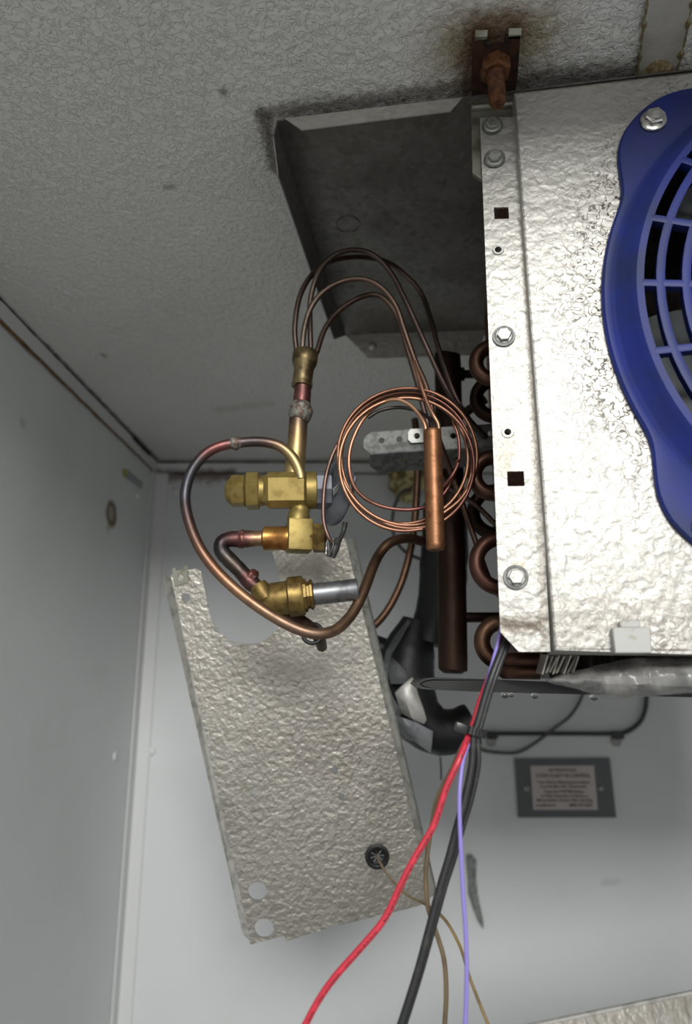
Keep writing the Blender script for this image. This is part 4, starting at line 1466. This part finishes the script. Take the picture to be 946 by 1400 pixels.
def sheet(bm, rows, thick):
    n, m = len(rows), len(rows[0])
    a_ = [[bm.verts.new(q) for q in r] for r in rows]
    b_ = [[bm.verts.new(q + thick) for q in r] for r in rows]
    for i in range(n - 1):
        for j in range(m - 1):
            bm.faces.new((a_[i][j], a_[i][j + 1], a_[i + 1][j + 1], a_[i + 1][j]))
            bm.faces.new((b_[i][j], b_[i + 1][j], b_[i + 1][j + 1], b_[i][j + 1]))
    for i in range(n - 1):
        for j in (0, m - 1):
            bm.faces.new((a_[i][j], a_[i + 1][j], b_[i + 1][j], b_[i][j]))
    for j in range(m - 1):
        for i in (0, n - 1):
            bm.faces.new((a_[i][j], a_[i][j + 1], b_[i][j + 1], b_[i][j]))


TY = IY - 0.035
bm = bmesh.new()
sheet(bm, [A([(558, 846, TY), (561, 850, TY - .004)]), A([(540, 868, TY), (548, 874, TY - .006)]), A([(528, 890, TY), (536, 893, TY - .006)]), A([(522, 915, TY), (530, 915, TY - .006)]),
           A([(524, 940, TY), (531, 936, TY - .006)]), A([(532, 960, TY), (538, 955, TY - .006)]), A([(545, 981, TY), (550, 974, TY - .006)])], Vector((0, 0.002, 0)))
build('foil_tape', bm, M['tape'], IL, 50)
bm = bmesh.new()
sheet(bm, [A([(533, 896, TY - .002), (543, 905, TY - .008), (551, 914, TY - .006)]), A([(530, 914, TY), (544, 922, TY - .008), (557, 926, TY - .004)]), A([(534, 935, TY), (548, 935, TY - .008), (560, 934, TY - .004)])], Vector((0, 0.002, 0)))
build('foil_tape', bm, M['tape'], IL, 50)
bm = bmesh.new()
sheet(bm, [A([(563, 926, TY - .012), (564, 926.5, TY - .012), (565, 927, TY - .012)]), A([(550, 937, TY - .013), (560, 945, TY - .018), (572, 950, TY - .012)]), A([(540, 947, TY - .012), (556, 960, TY - .018), (580, 972, TY - .012)]), A([(547, 972, TY - .010), (562, 980, TY - .016), (583, 984, TY - .012)]), A([(550, 976, TY - .008), (566, 985, TY - .012), (580, 990, TY - .012)])], Vector((0, 0.002, 0)))
build('foil_tape', bm, plain('foil_tape_pale', 'a5a49e', 0.45, 0.5, '8d8c86', 40), IL, 50)
bm = bmesh.new()
sheet(bm, [A([(535, 975, TY - .004), (550, 981, TY - .014), (570, 988, TY - .012), (592, 1000, TY - .006)]), A([(540, 993, TY), (556, 996, TY - .014), (573, 1004, TY - .012), (591, 1012, TY - .006)]), A([(552, 1010, TY), (566, 1014, TY - .008), (578, 1022, TY - .008), (589, 1030, TY - .004)])], Vector((0, 0.002, 0)))
build('foil_tape', bm, M['tape'], IL, 50)
# dangling end below
bm = bmesh.new()
tube(bm, A([(602, 1035, IY), (603, 1052, IY), (603, 1066, IY)]), 0.0012, 6, 3)
build('loose_strand', bm, M['cord'], IL, 50)

# ------------------------------------------------------------------ the end panel that was taken off, hanging askew
pA, pB, pC = at(233, 786, 0.690), at(470, 740, 0.685), at(465, 1270, 0.755)
PN = (pB - pA).cross(pC - pA).normalized()
if PN.y > 0:
    PN = -PN
PU = (pB - pA).normalized()
PV = PN.cross(PU)


def pp(px, py):
    q = onpl(px, py, pA, PN) - pA
    return (q.dot(PU), q.dot(PV))


def p3(x, y):
    return pA + PU * x + PV * y


EP = thing('end_panel', 'loose stucco end panel with U cutout hanging below the brass valves', 'panel', p3(*pp(430, 1020)))
opx = [(233, 786), (262, 778), (270, 777.5), (275, 782), (279, 802), (287, 839), (292, 853), (300, 865), (308, 872), (318, 878), (329, 880.5), (340, 881), (350, 880), (358, 877.5), (367, 872), (376, 864), (384, 852), (388, 840), (388, 822), (385, 800), (379, 778), (372.5, 754),
       (420, 744), (465, 735), (474, 738), (520, 925), (560, 1095), (590, 1222), (586, 1235), (520, 1252), (450, 1268), (392, 1287), (388, 1279.5), (342, 1291.5), (333, 1240), (300, 1095), (265, 935)]
hpx = [circ2(352, 1218.5, 13, 22, 12.5), circ2(361, 1269, 13, 22, 13), circ2(254.5, 817, 6, 16, 6.5), circ2(457.5, 1052.5, 4.8, 12), circ2(466.5, 1089.5, 4.8, 12), circ2(346, 1084, 3.6, 12), circ2(520.6, 1061, 2.2, 8), circ2(528.6, 1102, 2.2, 8), circ2(463, 1076, 1.6, 8), circ2(473.7, 1115, 2, 8), circ2(515.5, 1170, 14, 22)]
bm = bmesh.new()
plate(bm, [pp(*q) for q in opx], [[pp(*q) for q in hq] for hq in hpx], p3, -PN * 0.0014)
sh_ = build('sheet', bm, M['endpanel'], EP, 0)
# side flanges: left folds toward the viewer, right doubles as a narrow hem
bm = bmesh.new()
l0, l1 = p3(*pp(233, 786)), p3(*pp(343, 1288))
dv = onpl(222, 787, pA + PN * 0.010, PN)
e0, e1 = dv, onpl(332, 1277, pA + PN * 0.003, PN)
quad(bm, [l0, l1, e1, e0], -PN * 0.0010 + PU * 0.0008)
build('left_flange', bm, M['edge'], EP, 0)
bm = bmesh.new()
r0_, r1_ = p3(*pp(472, 736)), p3(*pp(589, 1226))
q0, q1 = onpl(484, 737, pA + PN * 0.010, PN), onpl(597, 1222, pA + PN * 0.010, PN)
quad(bm, [r0_, r1_, q1, q0], PN * 0.0012)
rf_ = build('right_flange', bm, M['edge'], EP, 0)
bm = bmesh.new()
tube(bm, [q0, q1], 0.0010, 8, 1)
build('hem', bm, M['rail'], rf_, 50)
# knockouts embossed
for px, py, r in ((386, 1010, 14.5), (458, 966, 13)):
    bm = bmesh.new()
    k = pp(px, py)
    kr = abs(pp(px + r, py)[0] - k[0])
    ringlathe(bm, p3(*k), PN, [(-0.0004, kr - .0006), (0.0007, kr - .0002), (0.0007, kr + .0002), (-0.0004, kr + .0006)], 36)
    build('knockout_ring', bm, M['endpanel'], sh_, 40)
# spring nut on the upper left ear
bm = bmesh.new()
un = [(236, 777), (240.5, 776), (241.5, 780), (252, 777.5), (252, 774), (257, 773), (258.5, 796), (239, 801.5), (237, 790)]
plate(bm, [pp(*q) for q in un], [[pp(*q) for q in circ2(247.5, 789, 4, 14, 5)]], lambda x, y: p3(x, y) + PN * 0.002, -PN * 0.0015)
plab(build('spring_nut', bm, M['bracket'], EP, 0), 'small tarnished spring nut')
# slit rubber grommet
bm = bmesh.new()
g = p3(*pp(515.5, 1170))
gr = abs(pp(532.5, 1170)[0] - pp(515.5, 1170)[0])
ringlathe(bm, g, PN, [(-0.002, gr * .9), (0.001, gr), (0.0035, gr * .97), (0.0045, gr * .8), (0.0035, gr * .62), (0.002, gr * .58), (-0.002, gr * .6)], 36)
grm = plab(build('grommet', bm, M['rubber'], EP, 50), 'black rubber grommet')
for i in range(8):
    bm = bmesh.new()
    a0, a1 = 2 * math.pi * (i + .07) / 8, 2 * math.pi * (i + .93) / 8
    v_ = [g + (PU * math.cos(t) + PV * math.sin(t)) * (gr * rr) + PN * zz for rr, zz, t in ((.09, .0004, (a0 + a1) / 2), (.62, .0024, a0), (.62, .0024, a1))]
    quad(bm, v_, -PN * 0.001)
    build('petal', bm, M['plastic_k'], grm, 0)

# ------------------------------------------------------------------ torn foil strip hanging behind the cables
bm = bmesh.new()
fy = YB - 0.006
rows = []
for y, xl, xr, b_ in ((1168, 638, 645, 0), (1176, 637, 651.5, .004), (1200, 639, 651, .006), (1222, 640, 653, .004), (1246, 648, 658, .002), (1260, 654, 661, 0), (1269, 660, 661.5, -.002)):
    rows.append([at(xl, y, fy + b_), at((xl + xr) / 2, y + 1, fy - .004), at(xr, y, fy + b_)])
sheet(bm, rows, Vector((0, 0.0012, 0)))
tag(build('foil_strip', bm, plain('dull_foil', '90938f', 0.5, 0.0, '6f726c', 120, 0.4, 0.6), None, 40, loc=at(648, 1215, fy)), 'torn grey foil strip dangling right of the violet wire', 'foil strip')

# ------------------------------------------------------------------ drain tray edge and drops under the coil
bm = bmesh.new()
tl = [(570, 936), (574, 931), (582, 927.5), (592, 926), (700, 930), (800, 934), (1000, 941), (1000, 955), (800, 949.5), (669, 946.5), (600, 943.5), (578, 942)]
TR = thing('drain_tray', 'dark narrow drain channel with rounded end under the coil', 'drain tray', at(700, 938, .47))
tyy = 0.465
plate(bm, [((q := at(x, y, tyy)).x, q.z) for x, y in tl], [], lambda x, z: Vector((x, tyy, z)), Vector((0, 0.05, 0)))
bmesh.ops.bevel(bm, geom=[e for e in bm.edges if abs(e.verts[0].co.y - e.verts[1].co.y) < 1e-6 and e.verts[0].co.y < tyy + .01], offset=0.0022, segments=3, affect='EDGES')
build('channel', bm, M['tray'], TR, 40)
bm = bmesh.new()
for px, py, r in ((660, 949, .0022), (667, 949, .0016), (690, 950, .0024), (699, 950, .0018), (731, 951, .0022), (812, 953, .0024)):
    m_ = bmesh.ops.create_icosphere(bm, subdivisions=2, radius=r)
    for v in m_['verts']:
        v.co = Vector((v.co.x * 1.3, v.co.y * 1.1, v.co.z)) + at(px, py, tyy + .004)
stuff(build('water_drop', bm, M['water'], TR, 60))

# sagging clear film under the coil
bm = bmesh.new()
rows = []
for j in range(7):
    v_ = j / 6
    row = []
    for i in range(46):
        px = 747 + i * 7
        u_ = i / 45
        top = 930 - 30 * min(1, max(0, (px - 747) / 120)) ** 0.8
        bot = 932 + 23 * min(1, (px - 747) / 85) - 7 * max(0, min(1, (px - 850) / 90))
        py = top + (bot - top) * v_ + 2.2 * noise.noise(Vector((i * .45, j * .8, 0)))
        Y = 0.436 + 0.014 * math.sin(v_ * math.pi) * -1 + 0.006 * noise.noise(Vector((i * .3, j * .5, 5))) - 0.1 * u_ * .32
        row.append(at(px, py, Y))
    rows.append(row)
sheet(bm, rows, Vector((0, 0.0008, 0.0003)))
tag(build('plastic_film', bm, M['film'], None, 60, loc=at(850, 930, .44)), 'crumpled clear plastic film sagging under the evaporator panel', 'film')

# ------------------------------------------------------------------ wires hanging from the unit
def wire(name, pts, r, m, label, seg=10, cat='wire', nm=None):
    bm = bmesh.new()
    tube(bm, A(pts), r, seg, 5)
    return tag(build(name, bm, m, None, 60, loc=at(*pts[len(pts) // 2])), label, cat, 'wires hanging from the evaporator')


WY = 0.42
k_ = WY / ray(640, 1010).y / F
wire('wire', [(700, 800, WY + .03), (690, 850, WY + .015), (678, 900, WY + .008), (667, 930, WY + .008), (657, 957, WY + .008), (648, 987, WY + .006), (639, 1010, WY), (627, 1040, WY - .006), (609, 1080, WY - .006), (593, 1128, WY - .006), (565, 1176, WY - .006), (545, 1216, WY - .006), (525, 1257, WY - .006), (492, 1297, WY - .006), (460, 1333, WY - .006), (437, 1365, WY - .006), (418, 1400, WY - .006), (395, 1450, WY - .006), (395 - 8, 1620, WY - .006), (395 - 4, 1950, WY - .006)], 4.3 * k_, M['red'], 'bright red wire with black print swinging to lower left', 12)
wire('wire', [(700, 800, WY + .03), (690, 845, WY + .012), (685, 858, WY + .008), (679, 885, WY + .006), (664, 940, WY + .006), (650, 990, WY + .004), (640, 1018, WY), (633, 1040, WY - .004), (629, 1072, WY - .008), (628, 1104, WY - .010), (630, 1160, WY - .012), (633, 1220, WY - .012), (637, 1281, WY - .012), (638, 1341, WY - .012), (636, 1400, WY - .012), (634, 1450, WY - .012), (634 - 8, 1620, WY - .012), (634 - 4, 1950, WY - .012)], 2.9 * k_, M['violet'], 'thin violet wire hanging straight in front of the black cable')
for off, lab, sx in ((0, 'black cable, left of the close pair hanging from the unit', 0), (1, 'black cable, right of the close pair hanging from the unit', 9.0)):
    wire('cable', [(712 + sx, 800, WY + .03), (700 + sx, 850, WY + .012), (688 + sx * .6, 884, WY + .004), (674 + sx * .6, 920, WY), (664 + sx * .6, 950, WY), (654 + sx * .6, 985, WY), (647 + sx * .7, 1010, WY), (645 + sx, 1045, WY), (636 + sx, 1090, WY + .002 * off), (625 + sx * .9, 1130, WY + .004 * off), (614 + sx * .8, 1172, WY + .004 * off), (602 + sx * .7, 1212, WY + .004 * off), (587 + sx * .6, 1269, WY + .004 * off), (571 + sx * .5, 1329, WY + .004 * off), (549 + sx * .5, 1399, WY + .004 * off), (532 + sx * .5, 1450, WY + .004 * off), (532 + sx * .5 - 8, 1620, WY + .004 * off), (532 + sx * .5 - 4, 1950, WY + .004 * off)], (5.2 - 1.4 * off) * k_, M['black_wire'], lab, 12, 'cable')
wire('wire', [(694, 850, WY + .016), (680, 895, WY + .010), (666, 940, WY + .010), (653, 980, WY + .010), (640, 1006, WY + .008), (629, 1026, WY + .008), (617, 1053, WY + .008), (599, 1088, WY + .012), (590, 1130, WY + .02), (584, 1170, WY + .02), (582, 1200, WY + .02), (585, 1240, WY + .02), (597, 1277, WY + .02), (607, 1312, WY + .02), (610, 1355, WY + .02), (608, 1400, WY + .02), (605, 1450, WY + .02), (605 - 8, 1620, WY + .02), (605 - 4, 1950, WY + .02)], 3.2 * k_, M['brown_wire'], 'dull brown wire hanging between the red wire and black cables')
gpos = g - PN * 0.0
bm = bmesh.new()
tube(bm, [g - PN * .02, g + PN * .004] + A([(533, 1200, .66), (557, 1224, .62), (581, 1236, .56), (607, 1256, .52), (628, 1292, .50), (641, 1333, .48), (654, 1368, .47), (667, 1400, .46), (688, 1450, .45), (688 - 8, 1620, .45), (688 - 4, 1950, .45)]), 0.0011, 8, 5)
tag(build('wire', bm, M['tan_wire'], None, 60, loc=g), 'thin tan wire leaving the black grommet of the end panel', 'wire', 'wires hanging from the evaporator')
# cable tie
ct = thing('cable_tie', 'black cable tie gathering the wires below the drain channel', 'cable tie', at(648, 999, WY))
bm = bmesh.new()
tdir = (at(654, 985, WY) - at(645, 1020, WY)).normalized()
tside = (X_ - tdir * X_.dot(tdir)).normalized()
cc_ = at(648.5, 999.5, WY)
loop = []
for i in range(25):
    t = 2 * math.pi * i / 24
    loop.append((tside * (14 * k_ * math.cos(t)) + Vector((0, 1, 0)) * (9.5 * k_ * math.sin(t))))
for a0, a1 in zip(loop, loop[1:]):
    vs = [bm.verts.new(cc_ + q) for q in (a0 - tdir * 0.0024, a1 - tdir * 0.0024, a1 + tdir * 0.0024, a0 + tdir * 0.0024)]
    r_ = bmesh.ops.extrude_face_region(bm, geom=[bm.faces.new(vs)])
    mid = ((a0 + a1) / 2).normalized()
    bmesh.ops.translate(bm, verts=[v for v in r_['geom'] if isinstance(v, bmesh.types.BMVert)], vec=mid * 0.0012)
build('band', bm, M['plastic_k'], ct, 40)
bm = bmesh.new()
box(bm, at(630, 995, WY - .004), tside, Vector((0, 1, 0)), tdir, 0.007, 0.006, 0.0055, 0.001)
build('lock_head', bm, M['plastic_k'], ct, 40)

# ------------------------------------------------------------------ lowered drain pan at the lower right
DP = thing('drain_pan', 'lowered stucco drain pan edge at the bottom right corner', 'drain pan', at(900, 1400, 0.42))
e0, e1 = at(740, 1400, 0.400), at(946, 1357, 0.435)
d0, d1 = e0 - (e1 - e0) * 0.12, e0 + (e1 - e0) * 5.0
dd = (d1 - d0).normalized()
dt = Vector((0, -0.35, -0.937))
bm = bmesh.new()
quad(bm, [d0, d1, d1 + dt * 0.45, d0 + dt * 0.45], Vector((0, 0.0012, 0.0008)))
build('pan_wall', bm, M['endpanel'], DP, 0)
bm = bmesh.new()
tube(bm, [d0, d1], 0.0011, 8, 1)
build('rolled_edge', bm, M['edge'], DP, 50)
for nm, p in (('side_lip', d0), ('side_lip', d1)):
    bm = bmesh.new()
    quad(bm, [p + dt * 0.002, p + dt * 0.45, p + dt * 0.45 + Vector((0.01, 0.03, 0)), p + dt * 0.07 + Vector((0.01, 0.03, 0))], dd * 0.0012)
    build(nm, bm, M['endpanel'], DP, 0)
